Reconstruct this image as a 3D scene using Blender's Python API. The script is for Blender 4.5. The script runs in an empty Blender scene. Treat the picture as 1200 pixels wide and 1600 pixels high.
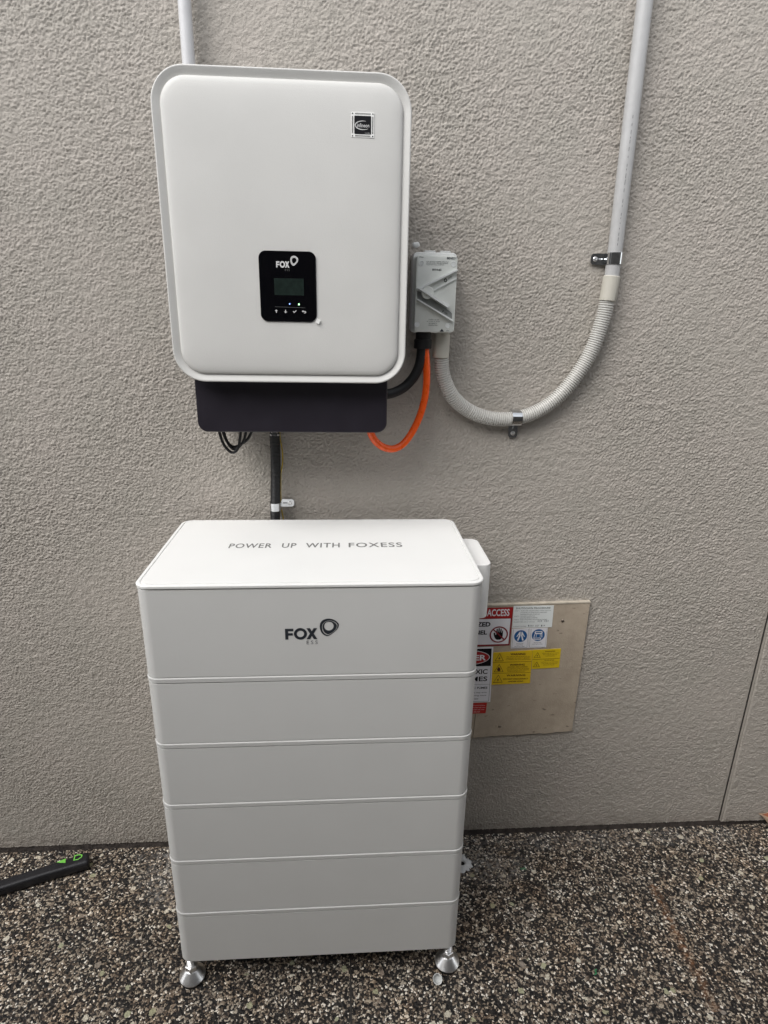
import bpy, bmesh, math, random
from mathutils import Vector, Matrix, noise
rnd = random.Random(7)
S = bpy.context.scene
COL = S.collection

# ------------------------------------------------------------------ camera
cam_d = bpy.data.cameras.new("camera")
cam = bpy.data.objects.new("camera", cam_d)
COL.objects.link(cam)
S.camera = cam
cam_d.sensor_fit = 'VERTICAL'
cam_d.sensor_height = 24.0
cam_d.sensor_width = 18.0
cam_d.lens = 937.12 / 1600.0 * 24.0
cam_d.clip_start = 0.02
cam_d.clip_end = 500
ax = Vector((0.9978963, -0.06257138, 0.01696456))
au = Vector((0.00337469, 0.31145613, 0.95025454))
ad = Vector((0.06474245, 0.94819824, -0.31101208))
m = Matrix((ax, au, -ad)).transposed().to_4x4()
m.translation = Vector((0.33847582, -1.26367640, 1.34378633))
cam.matrix_world = m
S.render.resolution_x = 768
S.render.resolution_y = 1024

# ------------------------------------------------------------------ light
SUN_EL, SUN_AZ = 47.0, -47.0      # azimuth of the sun seen from the wall: towards -y (behind the camera), minus = left
sd = Vector((math.sin(math.radians(SUN_AZ)) * math.cos(math.radians(SUN_EL)),
             -math.cos(math.radians(SUN_AZ)) * math.cos(math.radians(SUN_EL)),
             math.sin(math.radians(SUN_EL))))
w = bpy.data.worlds.new("World")
S.world = w
w.use_nodes = True
nt = w.node_tree
bg = nt.nodes["Background"]
sky = nt.nodes.new("ShaderNodeTexSky")
sky.sky_type = 'NISHITA'
sky.sun_disc = False
sky.sun_elevation = math.radians(SUN_EL)
sky.sun_rotation = math.atan2(sd.x, sd.y)
hs = nt.nodes.new("ShaderNodeHueSaturation")     # overcast: a nearly grey sky
hs.inputs["Saturation"].default_value = 0.12
nt.links.new(sky.outputs[0], hs.inputs["Color"])
nt.links.new(hs.outputs[0], bg.inputs["Color"])
bg.inputs["Strength"].default_value = 0.15
sl = bpy.data.lights.new("sun", 'SUN')
sl.energy = 1.2
sl.angle = math.radians(38)
sl.color = (1.0, 0.97, 0.93)
so = bpy.data.objects.new("sun", sl)
COL.objects.link(so)
so.rotation_euler = (-sd).to_track_quat('-Z', 'Y').to_euler()
S.view_settings.view_transform = 'Standard'
S.view_settings.look = 'None'
S.view_settings.exposure = 1.0
S.view_settings.gamma = 1.0
S.render.engine = 'CYCLES'

# ------------------------------------------------------------------ materials
def new_mat(name):
    mt = bpy.data.materials.new(name)
    mt.use_nodes = True
    return mt, mt.node_tree, mt.node_tree.nodes["Principled BSDF"]

def N(t, kind, **kw):
    n = t.nodes.new(kind)
    for k, v in kw.items():
        setattr(n, k, v)
    return n

def mat(name, col, rough=0.5, metal=0.0, var=0.06, scale=30, bump=0.0, bscale=400, coat=0.0, emit=None, spec=0.5, rvar=0.15):
    mt, t, p = new_mat(name)
    tc = N(t, "ShaderNodeTexCoord")
    nz = N(t, "ShaderNodeTexNoise")
    nz.inputs["Scale"].default_value = scale
    nz.inputs["Detail"].default_value = 5
    t.links.new(tc.outputs["Object"], nz.inputs["Vector"])
    r = N(t, "ShaderNodeValToRGB")
    r.color_ramp.elements[0].position = .3
    r.color_ramp.elements[1].position = .7
    r.color_ramp.elements[0].color = tuple(c * (1 - var) for c in col) + (1,)
    r.color_ramp.elements[1].color = tuple(min(1, c * (1 + var)) for c in col) + (1,)
    t.links.new(nz.outputs["Fac"], r.inputs["Fac"])
    t.links.new(r.outputs[0], p.inputs["Base Color"])
    mr = N(t, "ShaderNodeMapRange")
    mr.inputs["To Min"].default_value = max(.02, rough * (1 - rvar))
    mr.inputs["To Max"].default_value = min(1, rough * (1 + rvar))
    t.links.new(nz.outputs["Fac"], mr.inputs["Value"])
    t.links.new(mr.outputs[0], p.inputs["Roughness"])
    p.inputs["Metallic"].default_value = metal
    p.inputs["Coat Weight"].default_value = coat
    p.inputs["Specular IOR Level"].default_value = spec
    if emit:
        p.inputs["Emission Color"].default_value = emit[0] + (1,)
        p.inputs["Emission Strength"].default_value = emit[1]
    if bump:
        n2 = N(t, "ShaderNodeTexNoise")
        n2.inputs["Scale"].default_value = bscale
        n2.inputs["Detail"].default_value = 3
        t.links.new(tc.outputs["Object"], n2.inputs["Vector"])
        b = N(t, "ShaderNodeBump")
        b.inputs["Strength"].default_value = 1
        b.inputs["Distance"].default_value = bump
        t.links.new(n2.outputs["Fac"], b.inputs["Height"])
        t.links.new(b.outputs[0], p.inputs["Normal"])
    return mt

def math_n(t, op, a, b=None, c=None, clamp=False):
    n = N(t, "ShaderNodeMath", operation=op)
    n.use_clamp = clamp
    for i, v in enumerate((a, b, c)):
        if v is None: continue
        if isinstance(v, (int, float)): n.inputs[i].default_value = v
        else: t.links.new(v, n.inputs[i])
    return n.outputs[0]

def mixc(t, fac, a, b):
    n = N(t, "ShaderNodeMix", data_type='RGBA')
    for sock, v in ((n.inputs[0], fac), (n.inputs[6], a), (n.inputs[7], b)):
        if isinstance(v, (int, float)): sock.default_value = v
        elif isinstance(v, tuple): sock.default_value = v + (1,)
        else: t.links.new(v, sock)
    return n.outputs[2]

def wall_material():
    mt, t, p = new_mat("painted_render")
    tc = N(t, "ShaderNodeTexCoord")
    # broad, faint patches of tone left by the roller
    n1 = N(t, "ShaderNodeTexNoise"); n1.inputs["Scale"].default_value = 9; n1.inputs["Detail"].default_value = 6
    t.links.new(tc.outputs["Object"], n1.inputs["Vector"])
    r = N(t, "ShaderNodeValToRGB")
    r.color_ramp.elements[0].position = .3; r.color_ramp.elements[1].position = .7
    r.color_ramp.elements[0].color = (.396, .368, .327, 1)
    r.color_ramp.elements[1].color = (.434, .396, .356, 1)
    t.links.new(n1.outputs["Fac"], r.inputs["Fac"])
    # dirt splashed up along the foot of the wall
    sp = N(t, "ShaderNodeSeparateXYZ"); t.links.new(tc.outputs["Object"], sp.inputs[0])
    n7 = N(t, "ShaderNodeTexNoise"); n7.inputs["Scale"].default_value = 38; n7.inputs["Detail"].default_value = 7
    t.links.new(tc.outputs["Object"], n7.inputs["Vector"])
    hgt = math_n(t, 'SUBTRACT', 1, math_n(t, 'DIVIDE', sp.outputs[2], .09), clamp=True)
    dm_ = math_n(t, 'MULTIPLY', math_n(t, 'MULTIPLY', hgt, hgt), math_n(t, 'MULTIPLY_ADD', n7.outputs["Fac"], 3.0, -.9, clamp=True))
    wc = mixc(t, math_n(t, 'MULTIPLY', dm_, .75), r.outputs[0], (.13, .105, .085))
    t.links.new(wc, p.inputs["Base Color"])
    p.inputs["Roughness"].default_value = .62
    p.inputs["Specular IOR Level"].default_value = .4
    n2 = N(t, "ShaderNodeTexNoise"); n2.inputs["Scale"].default_value = 420; n2.inputs["Detail"].default_value = 3
    t.links.new(tc.outputs["Object"], n2.inputs["Vector"])
    b = N(t, "ShaderNodeBump"); b.inputs["Strength"].default_value = 1; b.inputs["Distance"].default_value = .0012
    t.links.new(n2.outputs["Fac"], b.inputs["Height"]); t.links.new(b.outputs[0], p.inputs["Normal"])
    return mt

def ground_material():
    mt, t, p = new_mat("exposed_aggregate")
    tc = N(t, "ShaderNodeTexCoord")
    nw = N(t, "ShaderNodeTexNoise"); nw.inputs["Scale"].default_value = 160; nw.inputs["Detail"].default_value = 2
    t.links.new(tc.outputs["Object"], nw.inputs["Vector"])
    sc = N(t, "ShaderNodeVectorMath", operation='SCALE'); sc.inputs[3].default_value = .009
    t.links.new(nw.outputs["Color"], sc.inputs[0])
    ad_ = N(t, "ShaderNodeVectorMath", operation='ADD')
    t.links.new(tc.outputs["Object"], ad_.inputs[0]); t.links.new(sc.outputs[0], ad_.inputs[1])
    vec = ad_.outputs[0]
    def vor(scale):
        v = N(t, "ShaderNodeTexVoronoi"); v.inputs["Scale"].default_value = scale
        v.inputs["Randomness"].default_value = 1
        t.links.new(vec, v.inputs["Vector"])
        s = N(t, "ShaderNodeSeparateColor"); t.links.new(v.outputs["Color"], s.inputs[0])
        return v.outputs["Distance"], s
    def ramp(fac, stops, interp='CONSTANT'):
        r = N(t, "ShaderNodeValToRGB"); r.color_ramp.interpolation = interp
        cr = r.color_ramp
        while len(cr.elements) < len(stops): cr.elements.new(1)
        for e, (pos, c) in zip(cr.elements, stops):
            e.position = pos; e.color = c + (1,)
        t.links.new(fac, r.inputs["Fac"])
        return r.outputs[0]
    dA, sA = vor(225)
    colA = ramp(sA.outputs[0], [(0, (.010, .009, .009)), (.32, (.034, .028, .025)), (.44, (.13, .10, .076)), (.58, (.27, .22, .17)), (.76, (.45, .39, .31)), (.92, (.86, .80, .70))])
    dB, sB = vor(62)
    colB = ramp(sB.outputs[1], [(0, (.62, .57, .46)), (.35, (.40, .40, .27)), (.6, (.30, .26, .22)), (.8, (.70, .66, .56))])
    isB = math_n(t, 'MULTIPLY', math_n(t, 'GREATER_THAN', sB.outputs[0], .94), math_n(t, 'LESS_THAN', dB, .40))
    col = mixc(t, isB, colA, colB)
    # dark matrix between small stones
    gap = math_n(t, 'GREATER_THAN', dA, .62)
    gap = math_n(t, 'MULTIPLY', gap, math_n(t, 'SUBTRACT', 1, isB))
    col = mixc(t, gap, col, (.03, .027, .025))
    # position based stains: cement dust on the floor, a rusty streak, browner patch
    sep = N(t, "ShaderNodeSeparateXYZ"); t.links.new(tc.outputs["Object"], sep.inputs[0])
    X, Yy = sep.outputs[0], sep.outputs[1]
    n3 = N(t, "ShaderNodeTexNoise"); n3.inputs["Scale"].default_value = 90; n3.inputs["Detail"].default_value = 6
    t.links.new(tc.outputs["Object"], n3.inputs["Vector"])
    n4 = N(t, "ShaderNodeTexNoise"); n4.inputs["Scale"].default_value = 14; n4.inputs["Detail"].default_value = 4
    t.links.new(tc.outputs["Object"], n4.inputs["Vector"])
    def blob(x0, y0, rx, ry, a):
        dx = math_n(t, 'DIVIDE', math_n(t, 'SUBTRACT', X, x0), rx)
        dy = math_n(t, 'DIVIDE', math_n(t, 'SUBTRACT', Yy, y0), ry)
        d = math_n(t, 'ADD', math_n(t, 'MULTIPLY', dx, dx), math_n(t, 'MULTIPLY', dy, dy))
        m1 = math_n(t, 'SUBTRACT', 1, d, clamp=True)
        m2 = math_n(t, 'MULTIPLY_ADD', n3.outputs["Fac"], 3.2, -1.35, clamp=True)
        return math_n(t, 'MULTIPLY', math_n(t, 'MULTIPLY', m1, m2), a, clamp=True)
    dust = math_n(t, 'MAXIMUM', blob(-.06, -.09, .14, .10, .9), blob(.70, -.10, .13, .06, .75))
    dust = math_n(t, 'MAXIMUM', dust, blob(-.11, -.03, .12, .03, .7))
    dust = math_n(t, 'MAXIMUM', dust, blob(1.05, -.03, .7, .035, .45))
    col = mixc(t, dust, col, (.36, .35, .335))
    line = math_n(t, 'ADD', math_n(t, 'MULTIPLY', Yy, .03), 1.108)
    dd = math_n(t, 'ABSOLUTE', math_n(t, 'SUBTRACT', X, line))
    l1 = math_n(t, 'SUBTRACT', 1, math_n(t, 'DIVIDE', dd, .016), clamp=True)
    l2 = math_n(t, 'MULTIPLY', math_n(t, 'LESS_THAN', Yy, -.17), math_n(t, 'GREATER_THAN', Yy, -.46))
    l3 = math_n(t, 'MULTIPLY_ADD', n3.outputs["Fac"], 3.0, -1.1, clamp=True)
    rust = math_n(t, 'MULTIPLY', math_n(t, 'MULTIPLY', l1, l2), l3)
    col = mixc(t, math_n(t, 'MULTIPLY', rust, .8), col, (.28, .13, .055))
    warm = math_n(t, 'MULTIPLY_ADD', n4.outputs["Fac"], 2.2, -.95, clamp=True)
    mm = N(t, "ShaderNodeMix", data_type='RGBA', blend_type='MULTIPLY')
    t.links.new(math_n(t, 'MULTIPLY', warm, .75), mm.inputs[0]); t.links.new(col, mm.inputs[6]); mm.inputs[7].default_value = (1.0, .78, .58, 1)
    t.links.new(mm.outputs[2], p.inputs["Base Color"])
    p.inputs["Roughness"].default_value = .6
    p.inputs["Specular IOR Level"].default_value = .3
    h = math_n(t, 'ADD', math_n(t, 'MULTIPLY', math_n(t, 'SUBTRACT', 1, dA), 1.0), math_n(t, 'MULTIPLY', sA.outputs[2], .8))
    b = N(t, "ShaderNodeBump"); b.inputs["Strength"].default_value = 1; b.inputs["Distance"].default_value = .0022
    t.links.new(h, b.inputs["Height"]); t.links.new(b.outputs[0], p.inputs["Normal"])
    return mt

def board_material():
    mt, t, p = new_mat("fibre_cement")
    tc = N(t, "ShaderNodeTexCoord")
    n1 = N(t, "ShaderNodeTexNoise"); n1.inputs["Scale"].default_value = 18; n1.inputs["Detail"].default_value = 8; n1.inputs["Roughness"].default_value = .7
    t.links.new(tc.outputs["Object"], n1.inputs["Vector"])
    r = N(t, "ShaderNodeValToRGB")
    r.color_ramp.elements[0].position = .3; r.color_ramp.elements[1].position = .72
    r.color_ramp.elements[0].color = (.35, .29, .22, 1); r.color_ramp.elements[1].color = (.48, .405, .32, 1)
    t.links.new(n1.outputs["Fac"], r.inputs["Fac"])
    n2 = N(t, "ShaderNodeTexNoise"); n2.inputs["Scale"].default_value = 45; n2.inputs["Detail"].default_value = 2
    mp = N(t, "ShaderNodeMapping"); mp.inputs["Scale"].default_value = (1, 1, 2.2); mp.inputs["Rotation"].default_value = (0, .5, 0)
    t.links.new(tc.outputs["Object"], mp.inputs[0]); t.links.new(mp.outputs[0], n2.inputs["Vector"])
    sc = math_n(t, 'MULTIPLY_ADD', n2.outputs["Fac"], 14, -9.6, clamp=True)
    c = mixc(t, math_n(t, 'MULTIPLY', sc, .7), r.outputs[0], (.09, .07, .055))
    t.links.new(c, p.inputs["Base Color"])
    p.inputs["Roughness"].default_value = .85
    b = N(t, "ShaderNodeBump"); b.inputs["Distance"].default_value = .0008
    n5 = N(t, "ShaderNodeTexNoise"); n5.inputs["Scale"].default_value = 350
    t.links.new(tc.outputs["Object"], n5.inputs["Vector"])
    t.links.new(n5.outputs["Fac"], b.inputs["Height"]); t.links.new(b.outputs[0], p.inputs["Normal"])
    return mt

M_WALL = wall_material()
M_GROUND = ground_material()
M_BOARD = board_material()
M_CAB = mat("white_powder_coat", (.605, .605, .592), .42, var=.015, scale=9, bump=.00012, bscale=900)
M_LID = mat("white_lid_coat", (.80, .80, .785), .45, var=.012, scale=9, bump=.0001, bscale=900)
M_INV = mat("white_cover_coat", (.61, .605, .585), .5, var=.02, scale=12, bump=.00025, bscale=700)
M_TRAY = mat("charcoal_plastic", (.019, .016, .023), .38, var=.1, bump=.00008, bscale=900)
M_BODY = mat("grey_casting", (.20, .20, .21), .5, metal=.3)
M_GLOSS = mat("gloss_black", (.002, .002, .003), .12, var=0, spec=.25)
M_LCD = mat("lcd_glass", (.012, .02, .017), .25, var=.25, scale=120, spec=.3)
M_PRINT_L = mat("light_print", (.62, .62, .62), .6, var=0)
M_PRINT_DIM = mat("dim_print", (.10, .10, .10), .6, var=0)
M_PRINT_D = mat("dark_print", (.022, .026, .033), .5, var=0)
M_PRINT_G = mat("grey_print", (.10, .105, .11), .5, var=0)
M_PRINT_M = mat("mid_print", (.17, .17, .165), .6, var=0)
M_BLUE_LED = mat("blue_lamp", (.1, .15, .5), .3, var=0, emit=((.25, .4, 1.0), 1.2))
M_GREEN_LED = mat("green_lamp", (.2, .6, .25), .3, var=0, emit=((.45, 1.0, .5), 2.2))
M_ISO = mat("grey_switch_plastic", (.68, .70, .665), .42, var=.03, bump=.00005)
M_ISOB = mat("grey_switch_base", (.70, .72, .71), .45, var=.03)
M_ISOL = mat("pale_switch_base", (.80, .81, .80), .35, var=.03)
M_ISODK = mat("slot_shade_plastic", (.24, .25, .24), .5, var=.05)
M_CLEAR = mat("milky_plastic", (.66, .67, .66), .25, var=.05)
M_PVC = mat("grey_conduit", (.43, .43, .43), .35, var=.05, scale=60)
M_PVCW = mat("white_conduit", (.60, .60, .61), .32, var=.04, scale=60)
M_FLEX = mat("corrugated_plastic", (.58, .57, .54), .42, var=.03)
M_CREAM = mat("cream_coupling", (.50, .48, .42), .5, var=.03)
M_BLACK = mat("black_rubber", (.008, .008, .009), .5, var=.2)
M_BLACKG = mat("black_corrugated", (.006, .006, .007), .42, var=.2)
M_ORANGE = mat("orange_cable_sheath", (.98, .115, .012), .28, var=.06, scale=80)
M_ZINC = mat("zinc_steel", (.66, .68, .70), .09, metal=1, var=.08, scale=150)
M_STEEL = mat("polished_steel", (.93, .93, .93), .34, metal=1, var=.05, scale=200)
M_SCREW = mat("screw_steel", (.28, .24, .20), .35, metal=.9, var=.3, scale=300)
M_YGWIRE = mat("earth_wire", (.42, .30, .03), .45, var=.25, scale=60)
M_SEAL = mat("dark_joint", (.035, .031, .028), .9, var=.3)
M_BASE = mat("grimy_base", (.055, .045, .04), .95, var=.5, scale=60, bump=.003, bscale=120)
M_BEAD = mat("pale_bead", (.50, .45, .37), .8, var=.2, scale=60)
M_RED = mat("sign_red", (.36, .012, .014), .4, var=.04)
M_DRED = mat("dark_sign_red", (.22, .012, .022), .4, var=.04)
M_REDB = mat("small_red", (.46, .02, .015), .4, var=.05)
M_SWHITE = mat("sign_white", (.78, .77, .80), .4, var=.02)
M_SWHITE2 = mat("label_white", (.76, .79, .78), .45, var=.02)
M_YEL = mat("sign_yellow", (.70, .47, .012), .4, var=.04)
M_YEL2 = mat("sign_lemon", (.68, .49, .012), .4, var=.04)
M_BLUE = mat("sign_blue", (.012, .10, .29), .4, var=.05)
M_INK = mat("black_ink", (.005, .005, .007), .5, var=0, spec=.2)
M_BROWNINK = mat("brown_ink", (.07, .02, .006), .5, var=0)
M_PEN = mat("pen_ink", (.05, .05, .08), .6, var=0)
M_TOOL = mat("tool_rubber", (.014, .014, .017), .42, var=.2, bump=.0004, bscale=300)
M_GREEN = mat("lime_print", (.20, .62, .09), .5, var=.05)
M_DUST = mat("white_dust", (.62, .62, .62), .95, var=.15, scale=120, bump=.002, bscale=300)
M_HOLE = mat("hole_black", (.004, .004, .004), .9, var=0)
M_TAN = mat("tan_edge", (.34, .24, .17), .8, var=.2, scale=120)
M_TERRA = mat("red_brown_face", (.26, .09, .045), .7, var=.25, scale=60)
M_TAB = mat("white_tab", (.82, .82, .80), .5, var=.01)
M_FENCE = mat("fence_paint", (.15, .15, .15), .7, var=.1, scale=8)

# ------------------------------------------------------------------ object helpers
def root_offset(parent):
    o = parent
    while o.parent: o = o.parent
    return Vector(o.location)

def thing(name, label, cat, loc=(0, 0, 0), group=None):
    o = bpy.data.objects.new(name, None)
    o.empty_display_size = .05
    COL.objects.link(o)
    o.location = loc
    o["label"] = label; o["category"] = cat
    if group: o["group"] = group
    return o

def tag(o, label, cat, group=None):
    o["label"] = label; o["category"] = cat
    if group: o["group"] = group
    return o

def obj(name, bm, material, parent=None, loc=None, smooth=True, angle=34, kind=None, label=None, wn=False):
    """link a bmesh built in world coordinates as one mesh object"""
    if loc is None:
        loc = root_offset(parent) if parent else Vector((0, 0, 0))
    loc = Vector(loc)
    for v in bm.verts: v.co -= loc
    bm.normal_update()
    lim = math.radians(angle)
    for e in bm.edges:
        if len(e.link_faces) == 2:
            e.smooth = e.calc_face_angle(0) < lim
    for f in bm.faces: f.smooth = smooth
    me = bpy.data.meshes.new(name)
    bm.to_mesh(me); bm.free()
    for mt_ in (material if isinstance(material, (list, tuple)) else [material]):
        me.materials.append(mt_)
    o = bpy.data.objects.new(name, me)
    COL.objects.link(o)
    if wn:
        md = o.modifiers.new("weighted", 'WEIGHTED_NORMAL'); md.keep_sharp = True; md.weight = 100
    if parent: o.parent = parent
    else: o.location = loc
    if kind: o["kind"] = kind
    if label: o["label"] = label
    return o

def clone(src, parent, delta):
    c = src.copy()
    COL.objects.link(c)
    c.parent = parent
    c.location = Vector(src.location) + Vector(delta)
    for ch in list(src.children):
        g = ch.copy(); COL.objects.link(g); g.parent = c
    return c

# ------------------------------------------------------------------ shape helpers
def loft(bm, rings, cap0=True, cap1=True, closed=True, flip=False, mi=0):
    vs = [[bm.verts.new(p) for p in r] for r in rings]
    n = len(vs[0])
    for a, b in zip(vs[:-1], vs[1:]):
        for i in range(n if closed else n - 1):
            j = (i + 1) % n
            q = (a[i], a[j], b[j], b[i])
            f = bm.faces.new(q[::-1] if flip else q); f.material_index = mi
    if cap0:
        f = bm.faces.new(vs[0] if flip else vs[0][::-1]); f.material_index = mi
    if cap1:
        f = bm.faces.new(vs[-1][::-1] if flip else vs[-1]); f.material_index = mi
    return bm

def rrect(a0, a1, b0, b1, r, n=8):
    r = max(min(r, (a1 - a0) / 2 - 1e-5, (b1 - b0) / 2 - 1e-5), 1e-5)
    pts = []
    for (cx, cy, s) in ((a1 - r, b0 + r, -90), (a1 - r, b1 - r, 0), (a0 + r, b1 - r, 90), (a0 + r, b0 + r, 180)):
        for k in range(n + 1):
            t = math.radians(s + 90 * k / n)
            pts.append((cx + r * math.cos(t), cy + r * math.sin(t)))
    return pts

def stackloft(bm, x0, x1, y0, y1, r, prof, n=8, cap0=True, cap1=True):
    """vertical box with rounded corners; prof = [(inset, z)] from bottom to top"""
    rings = [[(px, py, z) for px, py in rrect(x0 + i, x1 - i, y0 + i, y1 - i, max(r - i, .002), n)] for i, z in prof]
    return loft(bm, rings, cap0, cap1)

def faceloft(bm, x0, x1, z0, z1, r, prof, n=8, cap0=True, cap1=True, rmin=.002):
    """box in the x-z plane; prof = [(inset, y)] going towards the viewer (-y)"""
    rings = [[(px, y, pz) for px, pz in rrect(x0 + i, x1 - i, z0 + i, z1 - i, max(r - i, rmin), n)] for i, y in prof]
    return loft(bm, rings, cap0, cap1, flip=False)

def box(bm, x0, x1, y0, y1, z0, z1, bev=0.0, mi=0):
    v = [bm.verts.new(p) for p in ((x0, y0, z0), (x1, y0, z0), (x1, y1, z0), (x0, y1, z0), (x0, y0, z1), (x1, y0, z1), (x1, y1, z1), (x0, y1, z1))]
    fs = [(3, 2, 1, 0), (4, 5, 6, 7), (0, 1, 5, 4), (1, 2, 6, 5), (2, 3, 7, 6), (3, 0, 4, 7)]
    faces = [bm.faces.new([v[i] for i in f]) for f in fs]
    for f in faces: f.material_index = mi
    if bev:
        es = list({e for f in faces for e in f.edges})
        bmesh.ops.bevel(bm, geom=es, offset=bev, segments=3, affect='EDGES', profile=.6)
    return bm

def smooth_path(pts, k=10):
    P = [Vector(p) for p in pts]
    P = [P[0] * 2 - P[1]] + P + [P[-1] * 2 - P[-2]]
    out = []
    for i in range(1, len(P) - 2):
        a, b, c, d = P[i - 1], P[i], P[i + 1], P[i + 2]
        for j in range(k):
            t = j / k
            out.append(.5 * ((2 * b) + (c - a) * t + (2 * a - 5 * b + 4 * c - d) * t * t + (3 * b - a - 3 * c + d) * t ** 3))
    out.append(P[-2])
    return out

def resample(path, step):
    out = [path[0].copy()]; acc = 0
    for a, b in zip(path[:-1], path[1:]):
        L = (b - a).length
        if L < 1e-9: continue
        while acc + L >= step:
            t = (step - acc) / L
            a = a.lerp(b, t); out.append(a.copy()); L = (b - a).length; acc = 0
        acc += L
    out.append(path[-1].copy())
    return out

def tube(bm, path, r, seg=16, caps=True):
    """r: number or function(arc length)"""
    path = [Vector(p) for p in path]
    rings = []; s = 0; nrm = None
    for i, p in enumerate(path):
        d = (path[min(i + 1, len(path) - 1)] - path[max(i - 1, 0)]).normalized()
        if i: s += (p - path[i - 1]).length
        if nrm is None:
            nrm = d.orthogonal().normalized()
        nrm = (nrm - d * nrm.dot(d)).normalized()
        bn = d.cross(nrm)
        rr = r(s) if callable(r) else r
        rings.append([p + (nrm * math.cos(2 * math.pi * k / seg) + bn * math.sin(2 * math.pi * k / seg)) * rr for k in range(seg)])
    return loft(bm, rings, caps, caps)

def lathe(bm, c, prof, axis='Z', seg=28, cap0=True, cap1=True):
    """prof = [(radius, height)]"""
    c = Vector(c); rings = []
    for r, h in prof:
        ring = []
        for k in range(seg):
            a = 2 * math.pi * k / seg
            if axis == 'Z': ring.append(c + Vector((r * math.cos(a), r * math.sin(a), h)))
            elif axis == 'Y': ring.append(c + Vector((r * math.cos(a), -h, r * math.sin(a))))
        rings.append(ring)
    return loft(bm, rings, cap0, cap1)

def plate(bm, pts, y0, y1, mi=0):
    """flat plate in the x-z plane from a polygon [(x, z)], front at y0 (nearer the viewer), back at y1"""
    a = sum(pts[i][0] * pts[(i + 1) % len(pts)][1] - pts[(i + 1) % len(pts)][0] * pts[i][1] for i in range(len(pts)))
    if a < 0: pts = pts[::-1]
    return loft(bm, [[(x, y1, z) for x, z in pts], [(x, y0, z) for x, z in pts]], mi=mi)

def sheet(bm, pts, y):
    a = sum(pts[i][0] * pts[(i + 1) % len(pts)][1] - pts[(i + 1) % len(pts)][0] * pts[i][1] for i in range(len(pts)))
    if a < 0: pts = pts[::-1]
    bm.faces.new([bm.verts.new((x, y, z)) for x, z in pts])
    return bm

def ringsheet(bm, outer, inner, y):
    o = [bm.verts.new((x, y, z)) for x, z in outer]; i_ = [bm.verts.new((x, y, z)) for x, z in inner]
    n = len(o)
    for k in range(n):
        j = (k + 1) % n
        bm.faces.new((o[k], o[j], i_[j], i_[k]))
    return bm

def strokes(bm, p, q, wd, y):
    p = Vector(p); q = Vector(q); d = (q - p).normalized(); nn = Vector((-d.y, d.x)) * wd / 2
    return sheet(bm, [tuple(p - nn), tuple(q - nn), tuple(q + nn), tuple(p + nn)], y)

_tcache = {}
def text_mesh(s, spacing=1.0, bold=0.0):
    key = (s, spacing, bold)
    if key not in _tcache:
        cu = bpy.data.curves.new("t", 'FONT')
        cu.body = s; cu.size = 1; cu.space_character = spacing; cu.offset = bold
        cu.resolution_u = 3
        cu.fill_mode = 'FRONT'
        to = bpy.data.objects.new("t", cu)
        COL.objects.link(to)
        bpy.context.view_layer.update()
        dg = bpy.context.evaluated_depsgraph_get()
        me = bpy.data.meshes.new_from_object(to.evaluated_get(dg))
        V = [v.co.copy() for v in me.vertices]; F = [tuple(p.vertices) for p in me.polygons]
        bpy.data.objects.remove(to); bpy.data.curves.remove(cu); bpy.data.meshes.remove(me)
        _tcache[key] = (V, F)
    return _tcache[key]

def text(bm, s, x0, x1, z0, z1, y, spacing=1.0, bold=0.0, shear=0.0, mapf=None, slope=0.0):
    """lettering fitted into the box x0..x1, z0..z1 on the plane y (facing the viewer)"""
    V, F = text_mesh(s, spacing, bold)
    ax0 = min(v.x for v in V); ax1 = max(v.x for v in V); ay0 = min(v.y for v in V); ay1 = max(v.y for v in V)
    vs = []
    for v in V:
        u = (v.x - ax0) / (ax1 - ax0); t = (v.y - ay0) / (ay1 - ay0)
        px = x0 + (x1 - x0) * u + shear * t * (z1 - z0); pz = z0 + (z1 - z0) * t + slope * (px - x0)
        vs.append(bm.verts.new(mapf(px, pz) if mapf else (px, y, pz)))
    for f in F:
        try: bm.faces.new([vs[i] for i in f])
        except ValueError: pass
    return bm

def ellipse(cx, cz, rx, rz, n=40, a0=0, a1=360):
    full = (a1 - a0) >= 360
    m_ = n if full else n + 1
    return [(cx + rx * math.cos(math.radians(a0 + (a1 - a0) * k / n)), cz + rz * math.sin(math.radians(a0 + (a1 - a0) * k / n))) for k in range(m_)]

# ------------------------------------------------------------------ setting: ground, wall
bm = bmesh.new()
g = 60
bm.faces.new([bm.verts.new(p) for p in ((-g, -g, 0), (g, -g, 0), (g, g, 0), (-g, g, 0))])
obj("ground", bm, M_GROUND, kind="structure", smooth=False)
bm = bmesh.new()
box(bm, .3450, .3487, -1.75, -.005, -.01, .0012)
obj("ground_joint", bm, M_SEAL, kind="structure")

WALLTOP = 2.75
def wall_height(x, z):
    # sprayed and rolled render: short wormy ridges a few millimetres long
    v = Vector((x * 1.0, 0.0, z * 1.25))
    v = v + noise.noise_vector(v * 150) * .0012
    a = noise.noise(v * 225)
    b = noise.noise(v * 285 + Vector((5, 3, 1)))
    c = noise.noise(v * 70 + Vector((1, 7, 2)))
    k = .82 + .5 * noise.noise(v * 3.1 + Vector((9, 2, 4)))
    return k * (.0010 * (1 - abs(a) * 2.4) + .0027 * b) + .0009 * c

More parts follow.
